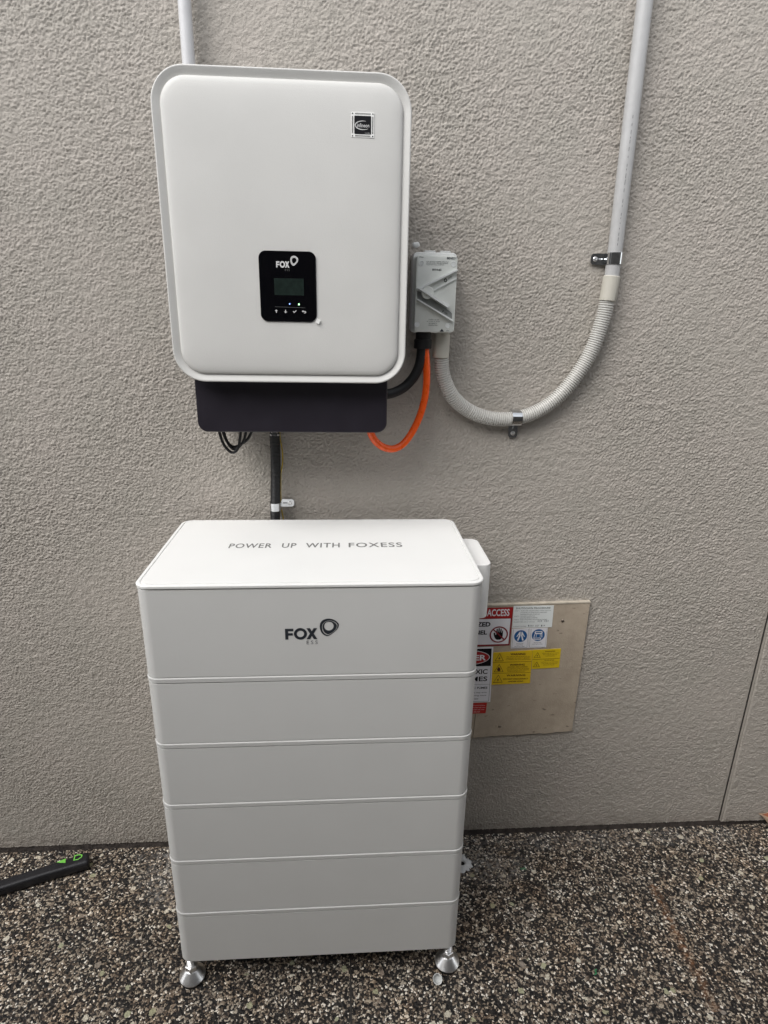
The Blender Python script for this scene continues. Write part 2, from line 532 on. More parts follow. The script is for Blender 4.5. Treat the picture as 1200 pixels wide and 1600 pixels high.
def wall_panel(x0, x1, y_front, dense, chamfer=0.0):
    bm = bmesh.new()
    z0, z1 = .019, 1.93
    step = .00185
    dx0, dx1 = max(x0, dense[0]), min(x1, dense[1])
    nx = int((dx1 - dx0) / step); nz = int((z1 - z0) / step)
    grid = []
    for j in range(nz + 1):
        z = z0 + (z1 - z0) * j / nz
        row = []
        for i in range(nx + 1):
            x = dx0 + (dx1 - dx0) * i / nx
            h = wall_height(x, z)
            ed = min((x - x0) if x0 > -5 else 9, (x1 - x) if x1 < 5 else 9)
            k = 1.0 if ed > .012 else max(0, ed / .012)
            h *= .25 + .75 * k
            ch = chamfer * max(0, 1 - (x - x0) / .0055)
            row.append(bm.verts.new((x, y_front - h + ch, z)))
        grid.append(row)
    for j in range(nz):
        a, b = grid[j], grid[j + 1]
        for i in range(nx):
            bm.faces.new((a[i], a[i + 1], b[i + 1], b[i]))
    # plain remainder of the panel (outside the frame) and the returns at its edges
    for (xa, xb, za, zb_) in ((x0, dx0, z0, z1), (dx1, x1, z0, z1), (x0, x1, z1, WALLTOP)):
        if xb - xa > .001:
            bm.faces.new([bm.verts.new(p) for p in ((xa, y_front, za), (xb, y_front, za), (xb, y_front, zb_), (xa, y_front, zb_))])
    for xe, s in ((x0, 1), (x1, -1)):
        q = [(xe, y_front, z0), (xe, y_front, WALLTOP), (xe, .2, WALLTOP), (xe, .2, z0)]
        bm.faces.new([bm.verts.new(p) for p in (q if s < 0 else q[::-1])])
    bm.faces.new([bm.verts.new(p) for p in ((x0, y_front, WALLTOP), (x1, y_front, WALLTOP), (x1, .2, WALLTOP), (x0, .2, WALLTOP))])
    bm.faces.new([bm.verts.new(p) for p in ((x0, .2, z0), (x1, .2, z0), (x1, y_front, z0), (x0, y_front, z0))])
    return bm

wall = thing("rendered_wall", "grey beige painted wall with rough rendered finish behind the cabinets", "wall")
obj("wall_panel", wall_panel(-6, 1.3758, 0, (-.60, 1.58)), M_WALL, wall, angle=179)
obj("wall_panel", wall_panel(1.3815, 6, -.0050, (-.60, 1.58), .0065), M_WALL, wall, angle=179)
bm = bmesh.new(); box(bm, 1.3759, 1.3814, .0012, .19, .019, WALLTOP - .002); obj("joint_sealant", bm, M_SEAL, wall)
bm = bmesh.new(); box(bm, -6, 6, .001, .19, -.02, .0186); obj("base_strip", bm, M_BASE, wall)

# unseen fence added behind the camera to darken the lower wall and cabinet
fence = thing("shading_fence", "tall grey metal fence added out of view to shade the lower wall", "fence", (0, -1.8, 0))
bm = bmesh.new()
pts = []
x = -6.0
while x < 6.0:
    pts += [(x, -1.80), (x + .03, -1.835), (x + .09, -1.835), (x + .12, -1.80)]
    x += .15
top, bot = 2.14, .03
vv = [(bm.verts.new((px, py, bot)), bm.verts.new((px, py, top))) for px, py in pts]
for a, b in zip(vv[:-1], vv[1:]):
    bm.faces.new((b[0], a[0], a[1], b[1]))
obj("fence_sheet", bm, M_FENCE, fence, smooth=False)
bm = bmesh.new(); box(bm, -6, 6, -1.85, -1.785, top, top + .04, .004); obj("top_rail", bm, M_FENCE, fence)
bm = bmesh.new(); box(bm, -6, 6, -1.85, -1.785, 0, .03, .004); obj("bottom_rail", bm, M_FENCE, fence)

# ------------------------------------------------------------------ brand mark (letters F O X + loop) on a plane
def fox_mark(x0, x1, z0, z1, y, mark_mat, small_mat, parent, name="logo"):
    """unit space as measured: letters span u 148..657, v 500..328"""
    sx = (x1 - x0) / (657 - 148); sz = (z1 - z0) / (500 - 328)
    T = lambda u, v: (x0 + (u - 148) * sx, z1 - (v - 328) * sz)
    bm = bmesh.new()
    sheet(bm, [T(*p) for p in ((148, 500), (148, 332), (280, 332), (280, 372), (197, 372), (197, 400), (270, 400), (270, 438), (197, 438), (197, 500))], y)
    ringsheet(bm, [T(*p) for p in ellipse(391, 414, 104, 90)], [T(*p) for p in ellipse(391, 414, 58, 50)], y)
    sheet(bm, [T(*p) for p in ((487, 328), (543, 328), (573, 376), (603, 328), (657, 328), (602, 412), (660, 500), (603, 500), (572, 450), (540, 500), (485, 500), (542, 412))], y)
    outer = [(700, 300), (712, 250), (745, 212), (800, 190), (860, 187), (930, 205), (980, 240), (1003, 275), (995, 322), (960, 368), (900, 415), (850, 445), (815, 455), (770, 440), (730, 405), (708, 355)]
    sp = smooth_path([(a, b, 0) for a, b in outer + outer[:2]], 4)[:-5]
    cx, cy = 845, 300
    n = len(sp); O = [(p.x, p.y) for p in sp]
    hole = []; g1 = []; g2 = []
    for u, v in O:
        a = math.atan2(v - cy, u - cx)
        hx, hy = cx + 76 * math.cos(a), cy + 68 * math.sin(a)
        hole.append((hx, hy))
        k = .52 + .26 * math.sin(a + .6)            # where the light spiral line runs
        g1.append((hx + (u - hx) * min(.97, k + .09), hy + (v - hy) * min(.97, k + .09)))
        g2.append((hx + (u - hx) * max(.03, k - .05), hy + (v - hy) * max(.03, k - .05)))
    ringsheet(bm, [T(*p) for p in O], [T(*p) for p in g1], y)
    ringsheet(bm, [T(*p) for p in g2], [T(*p) for p in hole], y)
    o = obj(name, bm, mark_mat, parent, smooth=False)
    bm = bmesh.new()
    a, b = T(485, 578), T(662, 522)
    text(bm, "E S S", a[0], b[0], a[1], b[1], y)
    obj("lettering", bm, small_mat, o, smooth=False)
    return o

# ------------------------------------------------------------------ battery tower
SW, YF, YB = .57, -.3704, -.046
ZB, MH = .0902, .1332
ZC = ZB + 5 * MH
ZT = .9281
tower = thing("battery_cabinet", "tall white cabinet of stacked battery modules on steel feet in front of the wall", "battery cabinet", (SW / 2, (YF + YB) / 2, 0))
RC = .022
def module_bm(z0, h):
    bm = bmesh.new()
    z1 = z0 + h
    stackloft(bm, 0, SW, YF, YB, RC, [(.006, z0), (.0022, z0 + .0004), (.0012, z0 + .002), (.0010, z1 - .0112), (.0050, z1 - .0108), (.0050, z1 - .0088), (.0004, z1 - .0086), (.0000, z1 - .0014), (.0006, z1 - .0005), (.0016, z1 - .0002), (.008, z1 - .0004)], n=10)
    return bm
m0 = obj("battery_module", module_bm(ZB, MH), M_CAB, tower, angle=25, wn=True)
for i in range(1, 5):
    clone(m0, tower, (0, 0, MH * i))
bm = bmesh.new()
stackloft(bm, 0, SW, YF, YB, RC, [(.006, ZC), (.0022, ZC + .0004), (.0012, ZC + .002), (.0010, ZT - .0092), (.0035, ZT - .0085), (.0035, ZT - .0068)], n=10)
ctrl = obj("control_module", bm, M_CAB, tower, angle=25, wn=True)
fox_mark(.2381, .2912, .8268, .8476, YF + .0006, M_PRINT_D, M_PRINT_G, ctrl)
bm = bmesh.new()
stackloft(bm, -.0008, SW + .0008, YF - .0008, YB + .0008, RC + .001, [(.004, ZT - .0066), (.0005, ZT - .0060), (0, ZT - .0050), (0, ZT - .0016), (.0009, ZT - .0004), (.0022, ZT), (.0056, ZT), (.0060, ZT - .0020), (.0078, ZT - .0020), (.0084, ZT + .0002), (.012, ZT + .0005)], n=10)
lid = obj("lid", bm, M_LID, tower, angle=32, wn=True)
bm = bmesh.new()
words = [("POWER", .1215, .2010), ("UP", .2195, .2465), ("WITH", .2640, .3280), ("FOXESS", .3450, .4470)]
for s, a, b in words:
    yb0 = -.2107
    text(bm, s, a, b, yb0, yb0 + .0235, 0, spacing=1.12, bold=.012, mapf=lambda px, pz: (px, pz, ZT + .0007))
obj("lettering", bm, M_PRINT_M, lid, smooth=False)

# side cover of the cable junction at the right
bm = bmesh.new()
stackloft(bm, SW - .012, SW + .0455, -.236, -.094, .017, [(.003, .7875), (.0005, .7885), (0, .791), (0, .8985), (.0008, .9003), (.0025, .9010), (.006, .9012)], n=8)
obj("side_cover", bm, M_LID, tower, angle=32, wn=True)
# dark underside frame
bm = bmesh.new(); box(bm, .03, SW - .03, YF + .03, YB - .03, ZB - .012, ZB - .0005, .002); obj("base_frame", bm, M_BLACK, tower)

def foot(x, y):
    bm = bmesh.new()
    lathe(bm, (x, y, 0), [(.0262, .0075), (.0265, .0095), (.0135, .0265), (.0125, .0275), (.0055, .0277)], seg=40)
    f = obj("foot", bm, M_STEEL, tower)
    bm = bmesh.new(); lathe(bm, (x, y, 0), [(.0245, 0.0002), (.0255, .001), (.0255, .0073), (.0245, .0075)], seg=40)
    obj("rubber_pad", bm, M_BLACK, f)
    bm = bmesh.new(); rings = []
    for hh, rr in ((.0280, .0112), (.0286, .0130), (.0395, .0130), (.0402, .0112)):
        rings.append([(x + rr * math.cos(math.radians(60 * k + 30 - 90 + 30)), y + rr * math.sin(math.radians(60 * k)), hh) if False else
                      (x + rr * math.cos(math.radians(60 * k - 90)), y + rr * math.sin(math.radians(60 * k - 90)), hh) for k in range(6)])
    loft(bm, rings); obj("nut", bm, M_STEEL, f, smooth=False)
    bm = bmesh.new(); tube(bm, resample([Vector((x, y, .022)), Vector((x, y, ZB + .002))], .0006), lambda s: .0074 + .0008 * math.sin(s * 2 * math.pi / .0022), 18); obj("threaded_rod", bm, M_STEEL, f)
foot(.0125, YF + .0335); foot(.5570, YF + .0350); foot(.05, YB - .035); foot(.52, YB - .035)

# ------------------------------------------------------------------ inverter
IX0, IX1, IZ0, IZ1 = .0497, .4432, 1.2311, 1.6925
inv = thing("solar_inverter", "large white rounded inverter with black display mounted on the wall", "inverter", ((IX0 + IX1) / 2, -.1, IZ0))
bm = bmesh.new()
faceloft(bm, IX0, IX1, IZ0, IZ1, .052, [(.006, -.160), (.0004, -.162), (0, -.165), (0, -.1985), (.0008, -.2000), (.0020, -.2003), (.0030, -.1999), (.0050, -.1992), (.0090, -.1975), (.0132, -.1953)], n=14, cap1=False)
obj("cover_rim", bm, M_INV, inv, angle=50)
bm = bmesh.new()
faceloft(bm, IX0 + .0132, IX1 - .0132, IZ0 + .0132, IZ1 - .0132, .040, [(0, -.186), (0, -.1970), (.0006, -.1985), (.0018, -.2000), (.0042, -.2013), (.0085, -.2023), (.016, -.2032), (.028, -.2040), (.045, -.2045), (.07, -.2048)], n=14, rmin=.03)
panel = obj("front_panel", bm, M_INV, inv, angle=70)
bm = bmesh.new()
faceloft(bm, IX0 + .022, IX1 - .022, IZ0 + .03, IZ1 - .025, .03, [(.004, -.028), (0, -.032), (0, -.162)], n=8)
obj("housing", bm, M_BODY, inv)
bm = bmesh.new(); box(bm, IX0 + .09, IX1 - .09, -.028, -.002, IZ0 + .12, IZ1 - .08, .002); obj("wall_bracket", bm, M_ZINC, inv)
# charcoal lower cover
TX0, TX1 = .0715, .4163
bm = bmesh.new()
rings = []
for y, ins in ((-.030, .0), (-.155, .0), (-.1590, .0008), (-.1605, .0026)):
    x0, x1, z0, z1, r = TX0 + ins, TX1 - ins, 1.136 + ins, 1.250, .018
    pts = [(x1, z1), (x0, z1)]
    for cx, cz, s in ((x0 + r, z0 + r, 180), (x1 - r, z0 + r, 270)):
        for k in range(9):
            t = math.radians(s + 90 * k / 8)
            pts.append((cx + r * math.cos(t), cz + r * math.sin(t)))
    rings.append([(px, y, pz) for px, pz in pts])
loft(bm, rings)
tray = obj("lower_cover", bm, M_TRAY, inv, angle=50, wn=True)

# display
DY = -.2068
bm = bmesh.new()
faceloft(bm, .2003, .2925, 1.3317, 1.4403, .0115, [(0, -.2043), (0, -.2062), (.0006, DY)], n=8)
disp = obj("display_panel", bm, M_GLOSS, panel)
LY = DY - .0004
bm = bmesh.new(); sheet(bm, [(.2240, 1.3730), (.2722, 1.3730), (.2722, 1.3990), (.2240, 1.3990)], LY); obj("screen", bm, M_LCD, disp, smooth=False)
# the display hangs under front_panel, so its details are written straight under the thing's third level
fx = bmesh.new(); fx.free()
def disp_part(name, bm, mt_):
    return obj(name, bm, mt_, disp, smooth=False)
def fox_mark_small():
    x0, x1, z0, z1 = .2283, .2496, 1.4152, 1.4248
    sx = (x1 - x0) / (657 - 148); sz = (z1 - z0) / (500 - 328)
    T = lambda u, v: (x0 + (u - 148) * sx, z1 - (v - 328) * sz)
    bm = bmesh.new()
    sheet(bm, [T(*p) for p in ((148, 500), (148, 332), (280, 332), (280, 372), (197, 372), (197, 400), (270, 400), (270, 438), (197, 438), (197, 500))], LY)
    ringsheet(bm, [T(*p) for p in ellipse(391, 414, 104, 90)], [T(*p) for p in ellipse(391, 414, 56, 46)], LY)
    sheet(bm, [T(*p) for p in ((487, 328), (543, 328), (573, 376), (603, 328), (657, 328), (602, 412), (660, 500), (603, 500), (572, 450), (540, 500), (485, 500), (542, 412))], LY)
    outer = [(700, 290), (712, 240), (745, 202), (800, 180), (860, 177), (930, 195), (980, 230), (1003, 265), (995, 312), (960, 358), (900, 405), (850, 435), (815, 445), (770, 430), (730, 395), (708, 345)]
    sp = smooth_path([(a, b, 0) for a, b in outer + outer[:2]], 4)[:-5]
    hole = [(847 + (p.x - 847) * .60, 300 + (p.y - 300) * .58) for p in sp]
    mid1 = [(847 + (p.x - 847) * .82, 302 + (p.y - 300) * .80) for p in sp]
    mid2 = [(847 + (p.x - 847) * .77, 302 + (p.y - 300) * .75) for p in sp]
    ringsheet(bm, [T(p.x, p.y) for p in sp], [T(*p) for p in mid1], LY)
    ringsheet(bm, [T(*p) for p in mid2], [T(*p) for p in hole], LY)
    disp_part("logo", bm, M_PRINT_L)
    bm = bmesh.new(); a, b = T(485, 590), T(662, 530)
    text(bm, "E S S", a[0], b[0], a[1], b[1], LY); disp_part("lettering", bm, M_PRINT_DIM)
fox_mark_small()
bm = bmesh.new(); sheet(bm, ellipse(.2482, 1.3597, .0011, .0011, 14), LY); disp_part("indicator_light", bm, M_BLUE_LED)
bm = bmesh.new(); sheet(bm, ellipse(.2635, 1.3592, .0012, .0012, 14), LY); disp_part("indicator_light", bm, M_GREEN_LED)
bm = bmesh.new(); strokes(bm, (.2240, 1.3548), (.2735, 1.3540), .00045, LY); disp_part("divider_line", bm, M_PRINT_DIM)
bm = bmesh.new()
u, zc = .2260, 1.3478
sheet(bm, [(u - .0024, zc + .0003), (u, zc + .0028), (u + .0024, zc + .0003), (u + .0006, zc + .0003), (u + .0006, zc - .0025), (u - .0006, zc - .0025), (u - .0006, zc + .0003)], LY)
disp_part("up_symbol", bm, M_PRINT_L)
u = .2412; bm = bmesh.new()
sheet(bm, [(u - .0024, zc - .0003), (u, zc - .0028), (u + .0024, zc - .0003), (u + .0006, zc - .0003), (u + .0006, zc + .0025), (u - .0006, zc + .0025), (u - .0006, zc - .0003)], LY)
disp_part("down_symbol", bm, M_PRINT_L)
u = .2562; bm = bmesh.new()
sheet(bm, [(u - .0032, zc + .0002), (u - .0024, zc + .0010), (u - .0010, zc - .0008), (u + .0024, zc + .0022), (u + .0031, zc + .0014), (u - .0009, zc - .0024)], LY)
disp_part("tick_symbol", bm, M_PRINT_L)
u = .2716; bm = bmesh.new()
sheet(bm, [(u - .0036, zc + .0006), (u - .0012, zc + .0026), (u - .0012, zc + .0011), (u + .0022, zc + .0011), (u + .0034, zc), (u + .0034, zc - .0012), (u + .0022, zc - .0024), (u - .0002, zc - .0024), (u - .0002, zc - .0014), (u + .0018, zc - .0014), (u + .0023, zc - .0008), (u + .0018, zc + .0001), (u - .0012, zc + .0001), (u - .0012, zc - .0014)], LY)
disp_part("return_symbol", bm, M_PRINT_L)
# small white tab stuck at the display's lower corner
bm = bmesh.new()
c0 = Vector((.2945, 1.3332)); ang = math.radians(28)
q = []
for a, b in ((-.0032, -.0036), (.0032, -.0036), (.0032, .0036), (-.0032, .0036)):
    q.append((c0.x + a * math.cos(ang) + b * math.sin(ang), c0.y - a * math.sin(ang) + b * math.cos(ang)))
plate(bm, q, -.2078, -.2070)
obj("white_tab", bm, M_TAB, panel)
# chip maker's sticker
SX0, SX1, SZ0, SZ1, SY = .3500, .3848, 1.6043, 1.6378, -.2053
bm = bmesh.new(); plate(bm, [(SX0, SZ0), (SX1, SZ0), (SX1, SZ1), (SX0, SZ1)], SY, -.2030)
st = obj("chip_sticker", bm, M_TAB, panel)
fw, fh = SX1 - SX0, SZ1 - SZ0
SP = lambda a, b: (SX0 + fw * a, SZ1 - fh * b)
bm = bmesh.new()
sheet(bm, [(px, pz) for px, pz in rrect(SP(.13, 0)[0], SP(.87, 0)[0], SP(0, .87)[1], SP(0, .14)[1], .0012, 5)], SY - .0003)
for k in range(17):
    for b0 in (.035, .915):
        a, b = SP(.17 + k * .0405, b0), SP(.17 + k * .0405 + .022, b0 + .05)
        sheet(bm, [(a[0], b[1]), (b[0], b[1]), (b[0], a[1]), (a[0], a[1])], SY - .0003)
    for a0 in (.03, .915):
        a, b = SP(a0, .17 + k * .0405), SP(a0 + .05, .17 + k * .0405 + .022)
        sheet(bm, [(a[0], b[1]), (b[0], b[1]), (b[0], a[1]), (a[0], a[1])], SY - .0003)
for a, b in ((.055, .055), (.945, .055), (.055, .945), (.945, .945)):
    p = SP(a, b); sheet(bm, ellipse(p[0], p[1], .0010, .0010, 10), SY - .0003)
obj("printing", bm, M_INK, st, smooth=False)
bm = bmesh.new()
a, b = SP(.25, .60), SP(.79, .44)
text(bm, "infineon", a[0], b[0], a[1], b[1], SY - .0006, bold=.008)
obj("lettering", bm, M_PRINT_L, st, smooth=False)
bm = bmesh.new(); a, b = SP(.60, .84), SP(.81, .80)
text(bm, "inside", a[0], b[0], a[1], b[1], SY - .0006)
obj("small_lettering", bm, M_PRINT_L, st, smooth=False)
bm = bmesh.new()
A = ellipse(0, 0, 1, 1, 40, 60, 320)
cx_, cz_ = SP(.50, .52)
o1 = [(cx_ + .345 * fw * x_, cz_ + .185 * fh * y_) for x_, y_ in A]
i1 = [(cx_ + .345 * fw * x_ * (1 - .10 * math.sin(math.pi * k / 40) ** .6) , cz_ + .185 * fh * y_ * (1 - .22 * math.sin(math.pi * k / 40) ** .6)) for k, (x_, y_) in enumerate(A)]
for k in range(len(A) - 1):
    if 0 < k < len(A) - 2:
        sheet(bm, [o1[k], o1[k + 1], i1[k + 1], i1[k]], SY - .0006)
obj("swoosh", bm, M_PRINT_L, st, smooth=False)

# ------------------------------------------------------------------ isolator switch
iso = thing("isolator_switch", "small grey isolator switch box with V shaped lever recess beside the inverter", "isolator switch", (.51, -.04, 1.315))
bm = bmesh.new()
faceloft(bm, .4685, .5515, 1.3135, 1.4588, .008, [(.001, -.003), (0, -.005), (0, -.044), (.0012, -.0455)], n=6)
base = obj("switch_base", bm, M_ISOL, iso)
bm = bmesh.new(); 
for xa, xb in ((.490, .512), (.520, .541)):
    faceloft(bm, xa, xb, 1.4584, 1.4630, .003, [(.001, -.008), (0, -.010), (0, -.036), (.001, -.038)], n=4)
obj("knockout_boss", bm, M_CLEAR, base)
CX0, CX1, CZ0, CZ1, CY = .4705, .5472, 1.3155, 1.4505, -.080
bm = bmesh.new()
faceloft(bm, CX0, CX1, CZ0, CZ1, .006, [(-.0012, -.0457), (-.0012, -.052), (.0, -.053), (0, -.0775), (.0007, -.0793), (.0018, CY)], n=6)
cover = obj("switch_cover", bm, M_ISO, iso)
IT = lambda zx, zy: (CX0 + (zx - 205) / 645 * (CX1 - CX0), CZ1 - (zy - 160) / 1240 * (CZ1 - CZ0))
def ridge(bm, pts, h, y=CY):
    """raised straight wall given as polygon in cover coordinates"""
    plate(bm, [IT(*p) for p in pts], y - h, y + .0005)
bm = bmesh.new()
ridge(bm, [(222, 690), (840, 372), (850, 392), (262, 712)], .0085)
ridge(bm, [(222, 865), (245, 858), (815, 1190), (805, 1215)], .0085)
obj("guard_ridge", bm, M_ISOB, cover)
bm = bmesh.new()
ridge(bm, [(478, 712), (836, 508), (842, 522), (486, 728)], .0035)
obj("slot_edge", bm, M_ISOB, cover)
bm = bmesh.new()
sheet(bm, [IT(*p) for p in ((262, 712), (850, 400), (838, 515), (480, 712), (400, 700))], CY - .0006)
obj("slot_off", bm, M_ISODK if False else M_ISO, cover, smooth=False)
bm = bmesh.new()
sheet(bm, [IT(*p) for p in ((232, 725), (300, 745), (700, 1000), (800, 1080), (806, 1178), (250, 862), (235, 850))], CY - .0006)
obj("slot_on", bm, M_ISODK, cover, smooth=False)  # flat sheet on the cover, the slot's shade put into its colour
bm = bmesh.new()
c = IT(392, 755)
lathe(bm, (c[0], CY, c[1]), [(.0112, -.0004), (.0112, .0080), (.0104, .0090)], axis='Y', seg=36)
obj("rotary_knob", bm, M_ISO, cover)
bm = bmesh.new()
plate(bm, [IT(*p) for p in ((228, 690), (262, 672), (742, 952), (708, 990))], CY - .0150, CY - .0004)
obj("lever", bm, M_ISOB, cover)
for p in ((285, 287), (787, 290), (248, 1280), (742, 1288)):
    c = IT(*p); bm = bmesh.new()
    lathe(bm, (c[0], CY, c[1]), [(.0050, -.0004), (.0050, .0004), (.0044, .0009), (.0040, .0003), (.001, .0003)], axis='Y', seg=24)
    obj("screw_cap", bm, M_ISOB, cover)
bm = bmesh.new(); ty = CY - .0003
def itext(s, x0, x1, y0, y1, yy=ty, **k):
    a, b = IT(x0, y1), IT(x1, y0)
    text(bm, s, a[0], b[0], a[1], b[1], yy, **k)
itext("IP66", 252, 315, 182, 202)
itext("BENEDY", 680, 835, 182, 216, bold=.03)
itext("FOR USE WITH COPPER WIRE ONLY", 362, 712, 250, 266)
itext("ISOLATE SUPPLY BEFORE OPENING", 362, 700, 274, 290)
itext("TIGHTEN ALL SCREWS", 362, 640, 298, 314)
itext("BYH-63", 460, 600, 368, 400, bold=.03)
itext("Ui 690V  Ith 63A", 430, 600, 1182, 1200)
itext("AC-22 63A  AC-23 63A", 400, 610, 1212, 1230)
itext("IEC 60947-3", 435, 565, 1244, 1262)
itext("50/60Hz IP66", 430, 575, 1275, 1292)
itext("50Hz", 722, 770, 1362, 1378)
sheet(bm, [IT(*p) for p in ((615, 1388), (685, 1388), (650, 1338))], ty)
obj("lettering", bm, M_PRINT_D, cover, smooth=False)
bm = bmesh.new(); ty2 = CY - .0010
c = IT(672, 550)
ringsheet(bm, ellipse(c[0], c[1], .0030, .0034, 20), ellipse(c[0], c[1], .0015, .0018, 20), ty2)
a, b = IT(712, 535), IT(768, 500); text(bm, "OFF", a[0], b[0], a[1], b[1], ty2, slope=.45)
obj("off_mark", bm, M_INK, cover, smooth=False)
bm = bmesh.new()
sheet(bm, [IT(*p) for p in ((640, 1062), (652, 1066), (668, 1036), (656, 1032))], ty2)
a, b = IT(680, 1085), IT(725, 1055); text(bm, "ON", a[0], b[0], a[1], b[1], ty2, slope=-.5)
obj("on_mark", bm, M_INK, cover, smooth=False)
bm = bmesh.new()
lathe(bm, (.4925, -.045, 0), [(.0165, 1.2835), (.0175, 1.285), (.0175, 1.300), (.0150, 1.302), (.0150, 1.315)], seg=28)
obj("cable_gland", bm, M_BLACK, iso)

# ------------------------------------------------------------------ conduits, cables
bm = bmesh.new(); tube(bm, [(.0731, -.026, 1.60), (.0731, -.026, 1.85), (.0731, -.026, 2.4)], .0110, 28)
tag(obj("conduit_pipe", bm, M_PVCW, loc=(.0731, -.026, 1.60)), "thin white conduit pipe rising from behind the top of the white inverter", "conduit pipe")
rp = thing("conduit_pipe", "grey rigid conduit pipe running up the wall on the right with cream coupling", "conduit pipe", (.866, -.022, 1.40))
bm = bmesh.new(); tube(bm, [(.8662, -.022, 1.42), (.8665, -.022, 1.4681), (.8636, -.022, 1.8736), (.860, -.022, 2.4)], .0140, 28)
pp = obj("pipe", bm, M_PVC, rp)
bm = bmesh.new()
PR = .0140
def on_pipe(px, pz):
    # wrap the printed line on the pipe's curved front
    xc = .8665 + (pz - 1.4681) * (.8636 - .8665) / .4055
    a = (px - xc) / PR
    return (xc + math.sin(a) * (PR + .0003), -.022 - math.cos(a) * (PR + .0003), pz)
z = 1.480
while z < 1.70:
    L = rnd.uniform(.002, .009)
    xc = .8665 + (z - 1.4681) * (.8636 - .8665) / .4055 - .0025
    vs = [bm.verts.new(on_pipe(*p)) for p in ((xc - .0004, z), (xc + .0004, z), (xc + .0004, z + L), (xc - .0004, z + L))]
    bm.faces.new(vs)
    z += L + rnd.uniform(.002, .012)
obj("printed_line", bm, M_PRINT_G, pp, smooth=False)
bm = bmesh.new(); tube(bm, [(.8627, -.024, 1.3785), (.8629, -.024, 1.380), (.8655, -.024, 1.4245), (.8656, -.024, 1.4257)], lambda s: .0150 if s < .0005 or s > .0468 else .0164, 30)
obj("coupling", bm, M_CREAM, rp)

flex = thing("flexible_conduit", "corrugated grey flexible conduit looping from the isolator switch to the pipe", "flexible conduit", (.69, -.028, 1.14))
path = smooth_path([(.5315, -.034, 1.288), (.5325, -.032, 1.2640), (.5360, -.030, 1.2380), (.5455, -.029, 1.2120), (.5600, -.028, 1.1880), (.5805, -.028, 1.1690), (.6060, -.028, 1.1545), (.6332, -.028, 1.1455), (.6600, -.028, 1.1420), (.6877, -.028, 1.1432), (.7180, -.028, 1.1500), (.7472, -.028, 1.1630), (.7730, -.028, 1.1815), (.7967, -.028, 1.2065), (.8150, -.027, 1.2320), (.8320, -.026, 1.2610), (.8460, -.025, 1.2950), (.8560, -.024, 1.3350), (.8610, -.024, 1.3650), (.8630, -.024, 1.392)], 10)
def nearer(p):          # the hose lies close against the wall between its two ends
    ny = max(p.y, -.034 + .0155 * min(1, max(0, (p.x - .5315) / .06))) if p.x < .60 else -.0185 - .004 * max(0, (p.x - .80) / .063)
    k = (1.26368 + ny) / (1.26368 + p.y)
    return Vector((.33848 + (p.x - .33848) * k, ny, 1.34379 + (p.z - 1.34379) * k))
path = [nearer(p) for p in path]
path = resample(path, .0046 / 8)
bm = bmesh.new()
def ridged(s):
    t = (s / .0046) % 1
    return .0124 + .0026 * (1 if .10 < t < .65 else (.0 if t > .74 or t < .02 else .75))
tube(bm, path, ridged, 24)
obj("corrugated_hose", bm, M_FLEX, flex, angle=35)
bm = bmesh.new(); lathe(bm, (.5310, -.034, 0), [(.0150, 1.2655), (.0162, 1.2665), (.0162, 1.3095), (.0150, 1.3105), (.0150, 1.316)], seg=30)
obj("adaptor", bm, M_CREAM, flex)

bm = bmesh.new()
p = smooth_path([(.4905, -.045, 1.300), (.4900, -.046, 1.275), (.4860, -.048, 1.250), (.4760, -.050, 1.2290), (.4610, -.052, 1.2120), (.4430, -.055, 1.2010), (.4200, -.060, 1.1950), (.390, -.065, 1.1930)], 8)
tube(bm, p, .0098, 18)
tag(obj("power_cable", bm, M_BLACK, loc=(.4905, -.045, 1.30)), "thick black cable bending from isolator switch behind the inverter", "cable")
bm = bmesh.new()
p = smooth_path([(.4975, -.045, 1.300), (.4985, -.046, 1.2780), (.5015, -.048, 1.2450), (.5020, -.050, 1.2150), (.4990, -.052, 1.1850), (.4895, -.055, 1.1500), (.4740, -.060, 1.1180), (.4560, -.066, 1.0960), (.4360, -.074, 1.0880), (.4160, -.082, 1.0930), (.4000, -.090, 1.1060), (.3900, -.095, 1.1230), (.3860, -.098, 1.145)], 8)
tube(bm, p, .0072, 18)
tag(obj("orange_cable", bm, M_ORANGE, loc=(.4975, -.045, 1.30)), "bright orange cable hanging in a loop below the inverter", "cable")

loops = [[(.0975, 1.140), (.0975, 1.1242), (.1044, 1.1004), (.1182, 1.0853), (.131, 1.0942), (.1375, 1.1244), (.138, 1.140)],
         [(.1035, 1.140), (.1040, 1.1243), (.1115, 1.1010), (.1236, 1.0900), (.1395, 1.1040), (.1465, 1.1245), (.148, 1.140)],
         [(.1010, 1.140), (.1010, 1.1243), (.1085, 1.1035), (.1216, 1.0935), (.1449, 1.1059), (.1565, 1.1245), (.159, 1.140)]]
labs = ["thin black cable under the inverter's left corner, longest loop hanging lowest", "thin black cable loop under the inverter's left corner, in the middle of three",
        "thin black cable under the inverter's left corner, widest loop reaching furthest right"]
for k, lp in enumerate(loops):
    bm = bmesh.new(); tube(bm, smooth_path([(a, -.100 + .007 * k, b) for a, b in lp], 7), .0027, 12)
    tag(obj("looped_cable", bm, M_BLACK, loc=(lp[0][0], -.1, 1.14)), labs[k], "cable", "black cable loops under the inverter")

